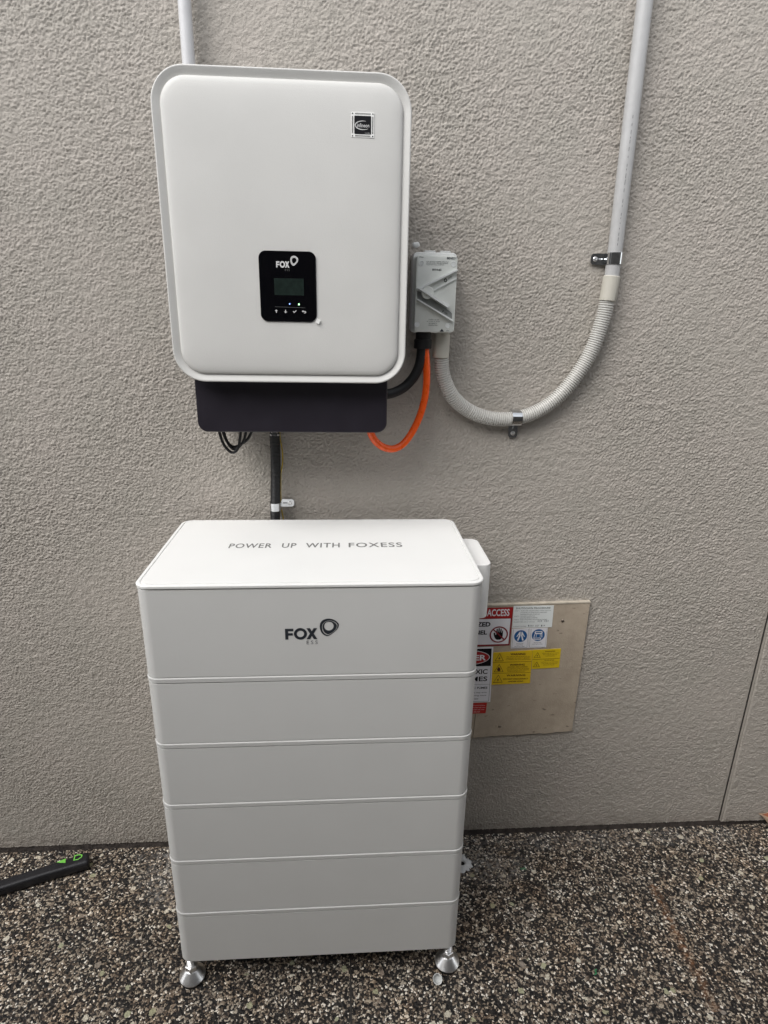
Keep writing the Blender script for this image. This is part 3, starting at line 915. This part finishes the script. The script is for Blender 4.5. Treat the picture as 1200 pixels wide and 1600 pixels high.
bc = thing("corrugated_conduit", "black corrugated conduit dropping from the inverter to behind the battery cabinet", "conduit", (.192, -.03, .7))
bm = bmesh.new()
pth = resample(smooth_path([(.1948, -.034, 1.112), (.1945, -.032, 1.05), (.1905, -.030, .965), (.1885, -.030, .92), (.1880, -.028, .70)], 8), .0007)
tube(bm, pth, lambda s: .0098 + .0008 * (1 if (s / .0030) % 1 < .6 else 0), 18)
obj("hose", bm, M_BLACKG, bc, angle=60)
bm = bmesh.new(); lathe(bm, (.1948, -.034, 0), [(.0088, 1.1060), (.0106, 1.1065), (.0106, 1.1105), (.0070, 1.112), (.0070, 1.1170), (.0055, 1.118), (.0055, 1.145)], seg=20)
obj("metal_fitting", bm, M_ZINC, bc)
bm = bmesh.new()
tube(bm, smooth_path([(.2035, -.024, 1.142), (.2040, -.022, 1.1031), (.2078, -.020, 1.0706), (.2071, -.019, 1.045), (.2022, -.019, 1.0152), (.2005, -.019, .9600), (.2012, -.019, .9440), (.2048, -.020, .9160), (.205, -.02, .86)], 8), .0015, 10)
tag(obj("earth_wire", bm, M_YGWIRE, loc=(.2035, -.02, .86)), "thin yellow green wire beside the black corrugated conduit", "wire")

# ------------------------------------------------------------------ saddle clips
def saddle(center, r, ear_dir, ear_len, width, pipe_y, label, mat_=M_ZINC):
    """half saddle: strap over a pipe (radius r, axis at pipe_y) and one ear screwed to the wall. ear_dir: angle in the x-z plane"""
    cx, cz = center
    c = thing("saddle_clip", label, "pipe clip", (cx, -.001, cz), "metal saddle clips on the conduits")
    t = .0013; d = -pipe_y; R_ = r + .0004
    prof = []                      # (u, v): u across the pipe towards the ear, v out from the wall
    prof.append((-R_, .0035)); 
    for k in range(17):
        a = math.radians(180 - 180 * k / 16)
        prof.append((R_ * math.cos(a), d + R_ * math.sin(a)))
    prof += [(R_, .0065), (R_ + .0016, .0052), (R_ + ear_len * .5, .0052), (R_ + ear_len, .0052)]
    n = len(prof); outp = []
    for i in range(n):
        a = Vector(prof[max(0, i - 1)]); b = Vector(prof[min(n - 1, i + 1)]); dd = (b - a).normalized()
        nn = Vector((-dd.y, dd.x)); outp.append(Vector(prof[i]) + nn * t)
    ca, sa = math.cos(ear_dir), math.sin(ear_dir)
    def W3(u, v, w_):
        return (cx + u * ca - w_ * sa, -v, cz + u * sa + w_ * ca)
    bm = bmesh.new()
    rings = []
    for i in range(n):
        hw = width / 2
        uu = prof[i][0]
        if i == n - 1: hw *= .62
        if i == n - 2: hw *= 1.0
        rings.append([W3(prof[i][0], prof[i][1], -hw), W3(prof[i][0], prof[i][1], hw), W3(outp[i].x, outp[i].y, hw), W3(outp[i].x, outp[i].y, -hw)])
    # rounded ear end
    rings.insert(n - 1, [W3(R_ + ear_len * .85, .0052, -width * .48), W3(R_ + ear_len * .85, .0052, width * .48), W3(R_ + ear_len * .85, .0052 + t, width * .48), W3(R_ + ear_len * .85, .0052 + t, -width * .48)])
    loft(bm, rings)
    obj("strap", bm, mat_, c, angle=40)
    # embossed bead down the ear and round the strap
    bm = bmesh.new()
    bead = [W3(R_ + ear_len * .45, .0052 + t, 0), W3(R_ + .003, .0052 + t, 0)]
    tube(bm, bead, .0011, 8)
    # screw
    s0 = Vector(W3(R_ + ear_len * .66, .0052 + t, 0))
    obj("embossed_rib", bm, mat_, c)
    bm = bmesh.new()
    prof2 = [(.0046, .0), (.0046, .0012), (.0036, .0022), (.0018, .0024), (.0014, .0012), (.0003, .0012)]
    rings = []
    for rr, hh in prof2:
        rings.append([(s0.x + rr * math.cos(2 * math.pi * k / 20), s0.y - hh, s0.z + rr * math.sin(2 * math.pi * k / 20)) for k in range(20)])
    loft(bm, rings)
    obj("screw", bm, M_STEEL, c)
    return c
saddle((.8668, 1.4575), .0140, math.radians(180), .0262, .0210, -.022, "shiny metal clip holding the grey pipe just above the cream coupling")
saddle((.6985, 1.1432), .0150, math.radians(-90), .0290, .0205, -.0187, "shiny metal clip at the lowest point of the corrugated grey conduit")
saddle((.1898, .9530), .0106, 0, .0270, .0170, -.030, "pale zinc clip on the black conduit just above the battery cabinet", M_ZINC)

# ------------------------------------------------------------------ board with signs
bd = thing("cement_board", "bare brown fibre cement board with a ragged lower edge fixed low on the wall", "board", (.79, -.004, .33))
bm = bmesh.new()
poly = [(.9198, .7032), (.9185, .52), (.9176, .3385)]
xx = .9176
while xx > .668:
    xx -= rnd.uniform(.008, .018)
    base_z = .3372 + (xx - .9176) * .042
    poly.append((max(xx, .6625), base_z + rnd.uniform(-.0026, .0022)))
poly += [(.6618, .3270), (.6650, .42), (.6640, .6978)]
plate(bm, poly, -.0085, -.0005)
obj("board_sheet", bm, M_BOARD, bd)
bm = bmesh.new()
plate(bm, [(.661, .6978), (.9200, .7036), (.9200, .7066), (.661, .7010)], -.0100, -.0005); obj("pale_edge_bead", bm, M_BEAD, bd)
for (x_, z_) in ((.858, .6558), (.7286, .3581)):
    bm = bmesh.new(); lathe(bm, (x_, -.0085, z_), [(.0040, -.0003), (.0040, .0006), (.0030, .0014), (.0012, .0014), (.0009, .0004)], axis='Y', seg=18)
    obj("screw", bm, M_SCREW, bd)
bd2 = thing("cement_board", "narrow left piece of cement board mostly hidden behind the battery cabinet", "board", (.60, -.004, .33))
bm = bmesh.new(); plate(bm, [(.50, .3240), (.6590, .3240), (.6605, .3310), (.6635, .42), (.6625, .6975), (.50, .6945)], -.0082, -.0005); obj("board_sheet", bm, M_BOARD, bd2)

SG = -.0085
def sign(name, label, pts, mt_, th=.0012, y=SG):
    cx = sum(p[0] for p in pts) / len(pts); cz = min(p[1] for p in pts)
    t_ = thing(name, label, "sign", (cx, y, cz), "signs on the cement board")
    bm = bmesh.new(); plate(bm, pts, y - th, y + .0001)
    obj("sign_plate", bm, mt_, t_)
    return t_, y - th
def sheets(parent, name, mt_, items, y):
    bm = bmesh.new()
    for it in items:
        if it[0] == 't': text(bm, it[1], it[2], it[3], it[4], it[5], y, **(it[6] if len(it) > 6 else {}))
        elif it[0] == 'p': sheet(bm, it[1], y)
        elif it[0] == 'r': ringsheet(bm, it[1], it[2], y)
        elif it[0] == 's': strokes(bm, it[1], it[2], it[3], y)
    return obj(name, bm, mt_, parent, smooth=False)
def quad(a, b, c, d): return [(a, c), (b, c), (b, d), (a, d)]

# restricted access sign
s1, y1 = sign("safety_sign", "red and white restricted access sign with crossed out hand", [(.548, .5895), (.7335, .5925), (.7345, .6945), (.548, .6915)], M_DRED)
sheets(s1, "red_band", M_RED, [('p', [(.5495, .6655), (.7330, .6665), (.7333, .6935), (.5495, .6905)])], y1 - .0002)
sheets(s1, "white_field", M_SWHITE, [('p', [(.554, .5945), (.7302, .5968), (.7302, .6650), (.554, .6640)])], y1 - .0004)
sheets(s1, "lettering", M_SWHITE, [('t', "RESTRICTED", .560, .658, .6712, .6890, dict(bold=.02))], y1 - .0006)
sheets(s1, "lettering", M_SWHITE, [('t', "ACCESS", .6722, .7262, .6722, .6905, dict(bold=.02))], y1 - .0006)
sheets(s1, "lettering", M_INK, [('t', "AUTHORIZED", .576, .6826, .6447, .6570, dict(bold=.035)), ('t', "PERSONNEL", .586, .6758, .6233, .6350, dict(bold=.035)), ('t', "ONLY", .612, .650, .602, .6137, dict(bold=.035))], y1 - .0007)
cxh, czh = .7047, .6230
hand = [(.6918, .6268), (.6935, .6283), (.6955, .6275), (.6968, .6225), (.6985, .6222), (.6982, .6370), (.6992, .6385), (.7006, .6384), (.7014, .6370), (.7018, .6290), (.7026, .6290), (.7030, .6390), (.7042, .6402), (.7056, .6400), (.7062, .6388), (.7064, .6288), (.7072, .6288), (.7080, .6378), (.7090, .6388), (.7102, .6384), (.7108, .6372), (.7108, .6278), (.7116, .6276), (.7126, .6335), (.7136, .6340), (.7146, .6330), (.7146, .6200), (.7128, .6130), (.7090, .6090), (.7010, .6088), (.6965, .6125), (.6935, .6195)]
sheets(s1, "hand_symbol", M_INK, [('p', hand)], y1 - .0007)
sheets(s1, "prohibition_ring", M_DRED, [('r', ellipse(cxh, czh, .0222, .0220), ellipse(cxh, czh, .0190, .0188)), ('s', (cxh - .0134, czh + .0132), (cxh + .0134, czh - .0132), .0032)], y1 - .0010)

# shutdown procedure label
s2, y2 = sign("safety_sign", "white shutdown procedure label covered in small print with handwritten numbers", [(.7360, .6392), (.8328, .6402), (.8318, .6978), (.7352, .6975)], M_SWHITE2)
it = [('t', "SHUTDOWN PROCEDURE", .7410, .8240, .6895, .6940, dict(bold=.015, spacing=1.05))]
rows = [("STEP 1", "TURN OFF SOLAR SUPPLY MAIN SWITCH", .8255), ("", "LOCATED IN MAIN SWITCHBOARD", .8170), ("", "MARKED SOLAR INVERTER", .8000), ("STEP 2", "TURN OFF DC ISOLATOR", .7880), ("", "LOCATED BESIDE INVERTER", .7950), ("STEP 3", "TURN OFF BATTERY ISOLATOR ON CABINET", .8190)]
for k, (a, b, xe) in enumerate(rows):
    zz = .6838 - k * .00475
    if a: it.append(('t', a, .7385, .7500, zz, zz + .0023))
    it.append(('t', b, .7530, xe, zz, zz + .0023))
it += [('t', "MAXIMUM OPEN CIRCUIT VOLTAGE", .7385, .7890, .6542, .6565), ('t', "CONTACT NUMBER", .7385, .7700, .6425, .6448)]
sheets(s2, "lettering", M_PRINT_G, it, y2 - .0002)
it = []
def scribble(s, x, z, h, pitch):
    for k, ch in enumerate(s):
        if ch == ' ': continue
        it.append(('t', ch, x + k * pitch, x + k * pitch + pitch * .62, z + rnd.uniform(-.0003, .0003), z + h + rnd.uniform(-.0003, .0003), dict(bold=.01)))
scribble("520 45A", .7965, .6550, .0044, .0040)
scribble("1300 327 104", .7745, .6428, .0042, .0035)
sheets(s2, "handwriting", M_PEN, it, y2 - .0002)

# two mandatory signs
def blue_sign(label, pts, cx, cz, kind):
    s_, y_ = sign("safety_sign", label, pts, M_SWHITE)
    x0, x1 = pts[0][0] + .0022, pts[1][0] - .0030; z0, z1 = pts[0][1] + .0022, pts[2][1] - .0012
    bm_items = [('s', (x0, z0), (x1, z0), .0005), ('s', (x1, z0), (x1, z1), .0005), ('s', (x0, z1), (x0, z0), .0005)]
    sheets(s_, "blue_disc", M_BLUE, [('p', ellipse(cx, cz, .0158, .0160))], y_ - .0002)
    if kind == 'coat':
        f = [[(cx - .0105, cz - .0015), (cx - .0035, cz + .0118), (cx - .0010, cz + .0125), (cx - .0004, cz + .0020), (cx - .0042, cz - .0120), (cx - .0082, cz - .0112), (cx - .0040, cz + .0020), (cx - .0048, cz + .0042), (cx - .0084, cz - .0020)],
             [(cx + .0105, cz - .0015), (cx + .0035, cz + .0118), (cx + .0012, cz + .0125), (cx + .0008, cz + .0020), (cx + .0046, cz - .0120), (cx + .0084, cz - .0112), (cx + .0042, cz + .0020), (cx + .0050, cz + .0042), (cx + .0084, cz - .0020)]]
        sheets(s_, "clothing_symbol", M_SWHITE, [('p', q_) for q_ in f], y_ - .0005)
        lines = [("PROTECTIVE", .0042), ("CLOTHING", .0038), ("MUST BE WORN", .0060)]
    else:
        f = [('r', rrect(cx - .0095, cx + .0098, cz + .0030, cz + .0108, .003, 5), rrect(cx - .0068, cx + .0072, cz + .0058, cz + .0086, .0012, 5)),
             ('s', (cx - .0088, cz + .003), (cx - .0105, cz - .0080), .0016), ('s', (cx + .0085, cz + .003), (cx + .0092, cz - .0062), .0018),
             ('s', (cx - .0045, cz + .0028), (cx - .0050, cz - .0055), .0012), ('s', (cx + .0048, cz + .0028), (cx + .0050, cz - .0055), .0012),
             ('r', rrect(cx - .0108, cx + .0078, cz - .0125, cz - .0068, .0022, 5), rrect(cx - .0090, cx + .0060, cz - .0108, cz - .0086, .001, 5))]
        sheets(s_, "gloves_symbol", M_SWHITE, f, y_ - .0005)
        lines = [("PROTECTION", .0046), ("MUST BE WORN", .0062)]
    for k, (tx, hw) in enumerate(lines):
        zz = cz - .0212 - k * .0040 - (.0005 if kind != 'coat' else 0)
        bm_items.append(('t', tx, cx - hw * 2.0, cx + hw * 2.0, zz, zz + .0022))
    sheets(s_, "lettering", M_PRINT_G, bm_items, y_ - .0003)
blue_sign("small white sign with blue disc showing a protective coat", [(.7375, .5838), (.7797, .5845), (.7790, .6378), (.7362, .6370)], .7586, .6172, 'coat')
blue_sign("small white sign with blue disc showing face protection, right of the coat sign", [(.7806, .5845), (.8245, .5852), (.8232, .6384), (.7798, .6378)], .8016, .6192, 'gear')

# danger toxic fumes sign
s5, y5 = sign("safety_sign", "tall white danger toxic fumes sign with black header and red oval", [(.560, .4310), (.6982, .4330), (.6945, .5885), (.560, .5865)], M_SWHITE)
sheets(s5, "black_header", M_INK, [('p', [(.5630, .5350), (.6920, .5365), (.6905, .5852), (.5630, .5835)]), ('s', (.5630, .4350), (.6938, .4358), .0008), ('s', (.6938, .4358), (.6928, .5365), .0008), ('s', (.5630, .4840), (.6928, .4845), .0006)], y5 - .0002)
sheets(s5, "white_outline", M_SWHITE, [('r', ellipse(.6265, .5608, .0610, .0212, 60), ellipse(.6265, .5608, .0595, .0197, 60))], y5 - .0005)
sheets(s5, "red_oval", M_RED, [('p', ellipse(.6265, .5608, .0594, .0196, 60))], y5 - .0005)
sheets(s5, "lettering", M_SWHITE, [('t', "DANGER", .5760, .6785, .5526, .5682, dict(bold=.03))], y5 - .0008)
sheets(s5, "lettering", M_INK, [('t', "TOXIC", .6290, .6848, .5142, .5278, dict(bold=.02)), ('t', "FUMES", .6180, .6858, .4938, .5072, dict(bold=.02)),
                               ('t', "TOXIC FUMES", .6310, .6878, .4720, .4780, dict(bold=.02)), ('t', "Battery contents may emit", .6080, .6872, .4590, .4630, dict(bold=.01)),
                               ('t', "toxic fumes during work", .6080, .6872, .4505, .4545, dict(bold=.01)), ('t', "or in a fire or fault case", .6080, .6670, .4418, .4458, dict(bold=.01))], y5 - .0003)
# small red label
s6, y6 = sign("safety_sign", "small red label with faint white print at the foot of the danger sign", [(.6120, .3992), (.6885, .4003), (.6900, .4304), (.6120, .4295)], M_REDB)
sheets(s6, "lettering", M_SWHITE, [('t', "WARNING: HAZARDOUS SUPPLY", .6165, .6860, .4228, .4248), ('t', "ISOLATE BEFORE WORKING ON", .6165, .6860, .4165, .4185), ('t', "THIS BATTERY SYSTEM OR THE", .6165, .6850, .4103, .4123), ('t', "CONNECTED INVERTER", .6165, .6740, .4035, .4060)], y6 - .0003)

# yellow warning labels
def tri(x0, x1, z0, z1, w_=.0012):
    o = [(x0, z0), (x1, z0), ((x0 + x1) / 2, z1)]
    cx, cz = (x0 + x1) / 2, z0 + (z1 - z0) / 3
    k = 1 - w_ * 2.6 / (z1 - z0)
    return ('r', o, [(cx + (a - cx) * k, cz + (b - cz) * k) for a, b in o])
def bolt(cx, cz, s):
    return ('p', [(cx + .15 * s, cz + .5 * s), (cx - .28 * s, cz - .05 * s), (cx - .02 * s, cz - .03 * s), (cx - .16 * s, cz - .5 * s), (cx + .28 * s, cz + .1 * s), (cx + .03 * s, cz + .08 * s)])
s7, y7 = sign("safety_sign", "yellow warning label with three stacked triangle warnings", [(.6975, .4825), (.7942, .4850), (.7915, .5778), (.6945, .5728)], M_YEL)
it = [tri(.7003, .7225, .5497, .5718), bolt(.7113, .5570, .011), tri(.7005, .7245, .5190, .5415), tri(.7010, .7246, .4889, .5115), bolt(.7125, .4965, .011),
      ('t', "WARNING", .7378, .7748, .5652, .5708, dict(bold=.03)), ('t', "WARNING", .7385, .7760, .5358, .5412, dict(bold=.03)), ('t', "WARNING", .7330, .7800, .5058, .5114, dict(bold=.03, spacing=1.15)),
      ('t', "MULTIPLE SUPPLIES ISOLATE ALL", .7290, .7880, .5598, .5622), ('t', "SOURCES OF SUPPLY BEFORE", .7290, .7860, .5556, .5580), ('t', "WORKING ON THIS EQUIPMENT", .7270, .7900, .5515, .5539),
      ('t', "BATTERY FIRE HAZARD", .7340, .7840, .5308, .5334, dict(bold=.02)), ('t', "NO NAKED FLAMES OR SPARKS", .7320, .7880, .5262, .5286), ('t', "KEEP CLEAR OF VENTS", .7340, .7870, .5222, .5246), ('t', "WEAR EYE PROTECTION", .7340, .7780, .5184, .5208),
      ('t', "DO NOT DISCONNECT", .7258, .7880, .4964, .5004, dict(bold=.02)), ('t', "UNDER LOAD", .7385, .7765, .4892, .4932, dict(bold=.02)),
      ('s', (.6962, .5462), (.7920, .5468), .0008), ('s', (.6972, .5152), (.7930, .5158), .0008)]
it.append(('p', [(.7105, .5215), (.7080, .5255), (.7095, .5305), (.7115, .5345), (.7122, .5300), (.7138, .5325), (.7158, .5280), (.7168, .5235), (.7150, .5212)]))
sheets(s7, "lettering", M_BROWNINK, it, y7 - .0003)
s8, y8 = sign("safety_sign", "smaller yellow label with two triangle warnings at the right of the big yellow label", [(.7944, .5252), (.8630, .5280), (.8620, .5806), (.7920, .5780)], M_YEL2)
it = [tri(.7965, .8135, .5573, .5722, .0010), bolt(.8050, .5622, .0075), tri(.7970, .8140, .5312, .5460, .0010), bolt(.8055, .5360, .0075),
      ('t', "WARNING", .8225, .8480, .5728, .5757, dict(bold=.02)), ('t', "SOLAR AND BATTERY SUPPLY", .8160, .8590, .5680, .5700), ('t', "ISOLATE BOTH BEFORE", .8190, .8540, .5640, .5660), ('t', "OPENING", .8250, .8480, .5602, .5622),
      ('t', "WARNING", .8235, .8480, .5482, .5510, dict(bold=.02)), ('t', "HAZARDOUS VOLTAGE INSIDE", .8160, .8590, .5432, .5452), ('t', "EVEN WHEN SWITCHED OFF", .8180, .8570, .5390, .5410), ('t', "DO NOT TOUCH", .8230, .8500, .5350, .5370),
      ('s', (.7932, .5520), (.8620, .5544), .0008)]
sheets(s8, "lettering", M_BROWNINK, it, y8 - .0003)

bm = bmesh.new()
rings = []
for rr, hh in ((.0075, .000), (.0062, .0016), (.0038, .0026), (.0012, .0030)):
    rings.append([(.478 + rr * (1 + .35 * noise.noise(Vector((math.cos(a) * 2, math.sin(a) * 2, 7)))) * math.cos(a), -.0005 - hh, 1.4755 + .75 * rr * (1 + .35 * noise.noise(Vector((math.cos(a) * 2, math.sin(a) * 2, 1)))) * math.sin(a)) for a in [2 * math.pi * k / 20 for k in range(20)]])
loft(bm, rings)
tag(obj("filler_blob", bm, M_CLEAR, loc=(.478, 0, 1.4755), angle=80), "small pale smear of filler on the wall above the isolator switch's left corner", "filler")

# ------------------------------------------------------------------ small things on the ground
tool = thing("tool_handle", "black rubber gripped tool handle with lime green marks lying at the foot of the wall", "tool", (-.40, -.08, 0))
bm = bmesh.new()
A0 = Vector((-.78, -.225, .0)); B0 = Vector((-.3140, -.0455, .0)); dirv = (B0 - A0).normalized(); side = Vector((-dirv.y, dirv.x, 0))
rings = []
LT = (B0 - A0).length
ks = [0, .002, .01] + [i * .004 for i in range(4, int(LT / .004))] + [LT - .006, LT - .002, LT]
for s in ks:
    hw = .0150; hh = .0140; sc_ = 1.0
    if LT - s < .10:
        k = 1 - (LT - s) / .10; hw = .0150 + .0035 * k
    if s < .28 * LT or True:
        if LT - s > .13: sc_ = 1 + .012 * math.sin(s / .004 * math.pi)
    if s <= .001 or s >= LT - .0005: sc_ = .80
    elif s >= LT - .0025: sc_ = .95
    c = A0 + dirv * s
    ring = []
    for a, b in rrect(-hw * sc_, hw * sc_, -hh * sc_, hh * sc_, .0085, 6):
        ring.append(c + side * a + Vector((0, 0, .0145 + b)))
    rings.append(ring)
loft(bm, rings, flip=False)
bmesh.ops.recalc_face_normals(bm, faces=bm.faces)
obj("grip", bm, M_TOOL, tool, angle=45)
ZTOP = .0145 + .0140 + .0004
def TP(x_, y_): return (x_, y_, ZTOP)
bm = bmesh.new()
bm.faces.new([bm.verts.new(TP(*p)) for p in ((-.3862, -.0615), (-.3635, -.0640), (-.3674, -.0505))])
Do = [(-.3465, -.0585), (-.3500, -.0420), (-.3380, -.0395), (-.3305, -.0415), (-.3290, -.0475), (-.3350, -.0560)]
Di = [(-.3445, -.0555), (-.3470, -.0445), (-.3385, -.0425), (-.3328, -.0435), (-.3318, -.0472), (-.3362, -.0535)]
vo = [bm.verts.new(TP(*p)) for p in Do]; vi = [bm.verts.new(TP(*p)) for p in Di]
for k in range(6):
    j = (k + 1) % 6; bm.faces.new((vo[k], vi[k], vi[j], vo[j]))
bmesh.ops.recalc_face_normals(bm, faces=bm.faces)
obj("green_marks", bm, M_GREEN, tool, smooth=False)

# plastic cap lying by the front right foot
cap = bmesh.new()
cc = Vector((.531, -.3705, 0)); axis_dir = Vector((-.10, -.62, .78)).normalized()
prof = [(.0005, .0012), (.0070, .0012), (.0078, .003), (.0088, .0150), (.0098, .0152), (.0101, .0145), (.0092, .001), (.0080, 0), (.0005, 0)]
q4 = Vector((0, 0, 1)).rotation_difference(axis_dir)
rings = []
for rr, hh in prof[::-1]:
    rings.append([cc + Vector((0, 0, .0070)) + q4 @ Vector((rr * math.cos(2 * math.pi * k / 28), rr * math.sin(2 * math.pi * k / 28), hh)) for k in range(28)])
loft(cap, rings, flip=False)
bmesh.ops.recalc_face_normals(cap, faces=cap.faces)
tag(obj("plastic_cup", cap, M_CLEAR, loc=(.531, -.3705, 0)), "little milky plastic cup lying against the right front foot of the cabinet", "plastic cup")

# drilling dust
dm = thing("drilling_dust", "small white ring of drilling dust round a dark hole beside the cabinet's rear corner", "dust heap", (.641, -.088, 0))
bm = bmesh.new(); rings = []
for rr, hh in ((.026, .0004), (.021, .0035), (.014, .0065), (.010, .0070), (.0075, .0052), (.0068, .0012)):
    ring = []
    for k in range(36):
        a = 2 * math.pi * k / 36
        q_ = rr * (1 + (.45 * noise.noise(Vector((math.cos(a) * 2.5, math.sin(a) * 2.5, 3.1))) if rr > .012 else 0))
        ring.append((.637 + q_ * math.cos(a), -.090 + q_ * math.sin(a), hh + (.0008 * noise.noise(Vector((math.cos(a) * 4, math.sin(a) * 4, rr * 200))) if rr < .025 else 0)))
    rings.append(ring)
loft(bm, rings, cap0=False, cap1=False); obj("dust_ring", bm, M_DUST, dm, angle=60)
bm = bmesh.new(); bm.faces.new([bm.verts.new((.637 + .0076 * math.cos(2 * math.pi * k / 24), -.090 + .0076 * math.sin(2 * math.pi * k / 24), .0016)) for k in range(24)]); obj("hole", bm, M_HOLE, dm)

# curved offcut at the right edge
bm = bmesh.new()
pth = [(1.482, .000, .040), (1.490, -.012, .042), (1.498, -.022, .034), (1.506, -.030, .020), (1.516, -.040, .002)]
P3 = smooth_path(pth, 6)
rings = []
for i, p in enumerate(P3):
    t0 = p; ring = [t0 + Vector((0, 0, 0)), t0 + Vector((.011, -.010, .003)), t0 + Vector((.060, .012, .012)), t0 + Vector((.052, .022, .009))]
    rings.append([Vector((q_.x, min(q_.y, -.004), max(q_.z, .0005))) for q_ in ring])
loft(bm, rings); bmesh.ops.recalc_face_normals(bm, faces=bm.faces)
for f in bm.faces:
    c_ = f.calc_center_median()
    f.material_index = 1 if c_.x - min(v.co.x for v in f.verts) > .012 and f.normal.z > .0 and max(v.co.x for v in f.verts) - min(v.co.x for v in f.verts) > .03 else 0
tag(obj("curved_offcut", bm, [M_TAN, M_TERRA], loc=(1.49, -.02, 0)), "curved tan offcut with a reddish top lying at the wall's foot, far right", "offcut")

# two scraps of green tie wire among the stones
def scrap(x, y, a, lab):
    bm = bmesh.new()
    p = [(x, y, .0022), (x + .006 * math.cos(a), y + .006 * math.sin(a), .0034), (x + .010 * math.cos(a + .7), y + .010 * math.sin(a + .7), .0022), (x + .014 * math.cos(a + .5), y + .014 * math.sin(a + .5), .0030)]
    tube(bm, smooth_path(p, 5), .0013, 8)
    tag(obj("plastic_scrap", bm, M_SCRAP, loc=(x, y, 0)), lab, "plastic scrap", "green scraps on the ground")
M_SCRAP = mat("green_scrap", (.03, .22, .09), .45, var=.1)
scrap(.7979, -.1159, 2.3, "tiny green plastic scrap on the stones below the signboard, close to the wall")
scrap(.8705, -.3771, .3, "tiny green plastic scrap on the stones, the one farther out from the wall")
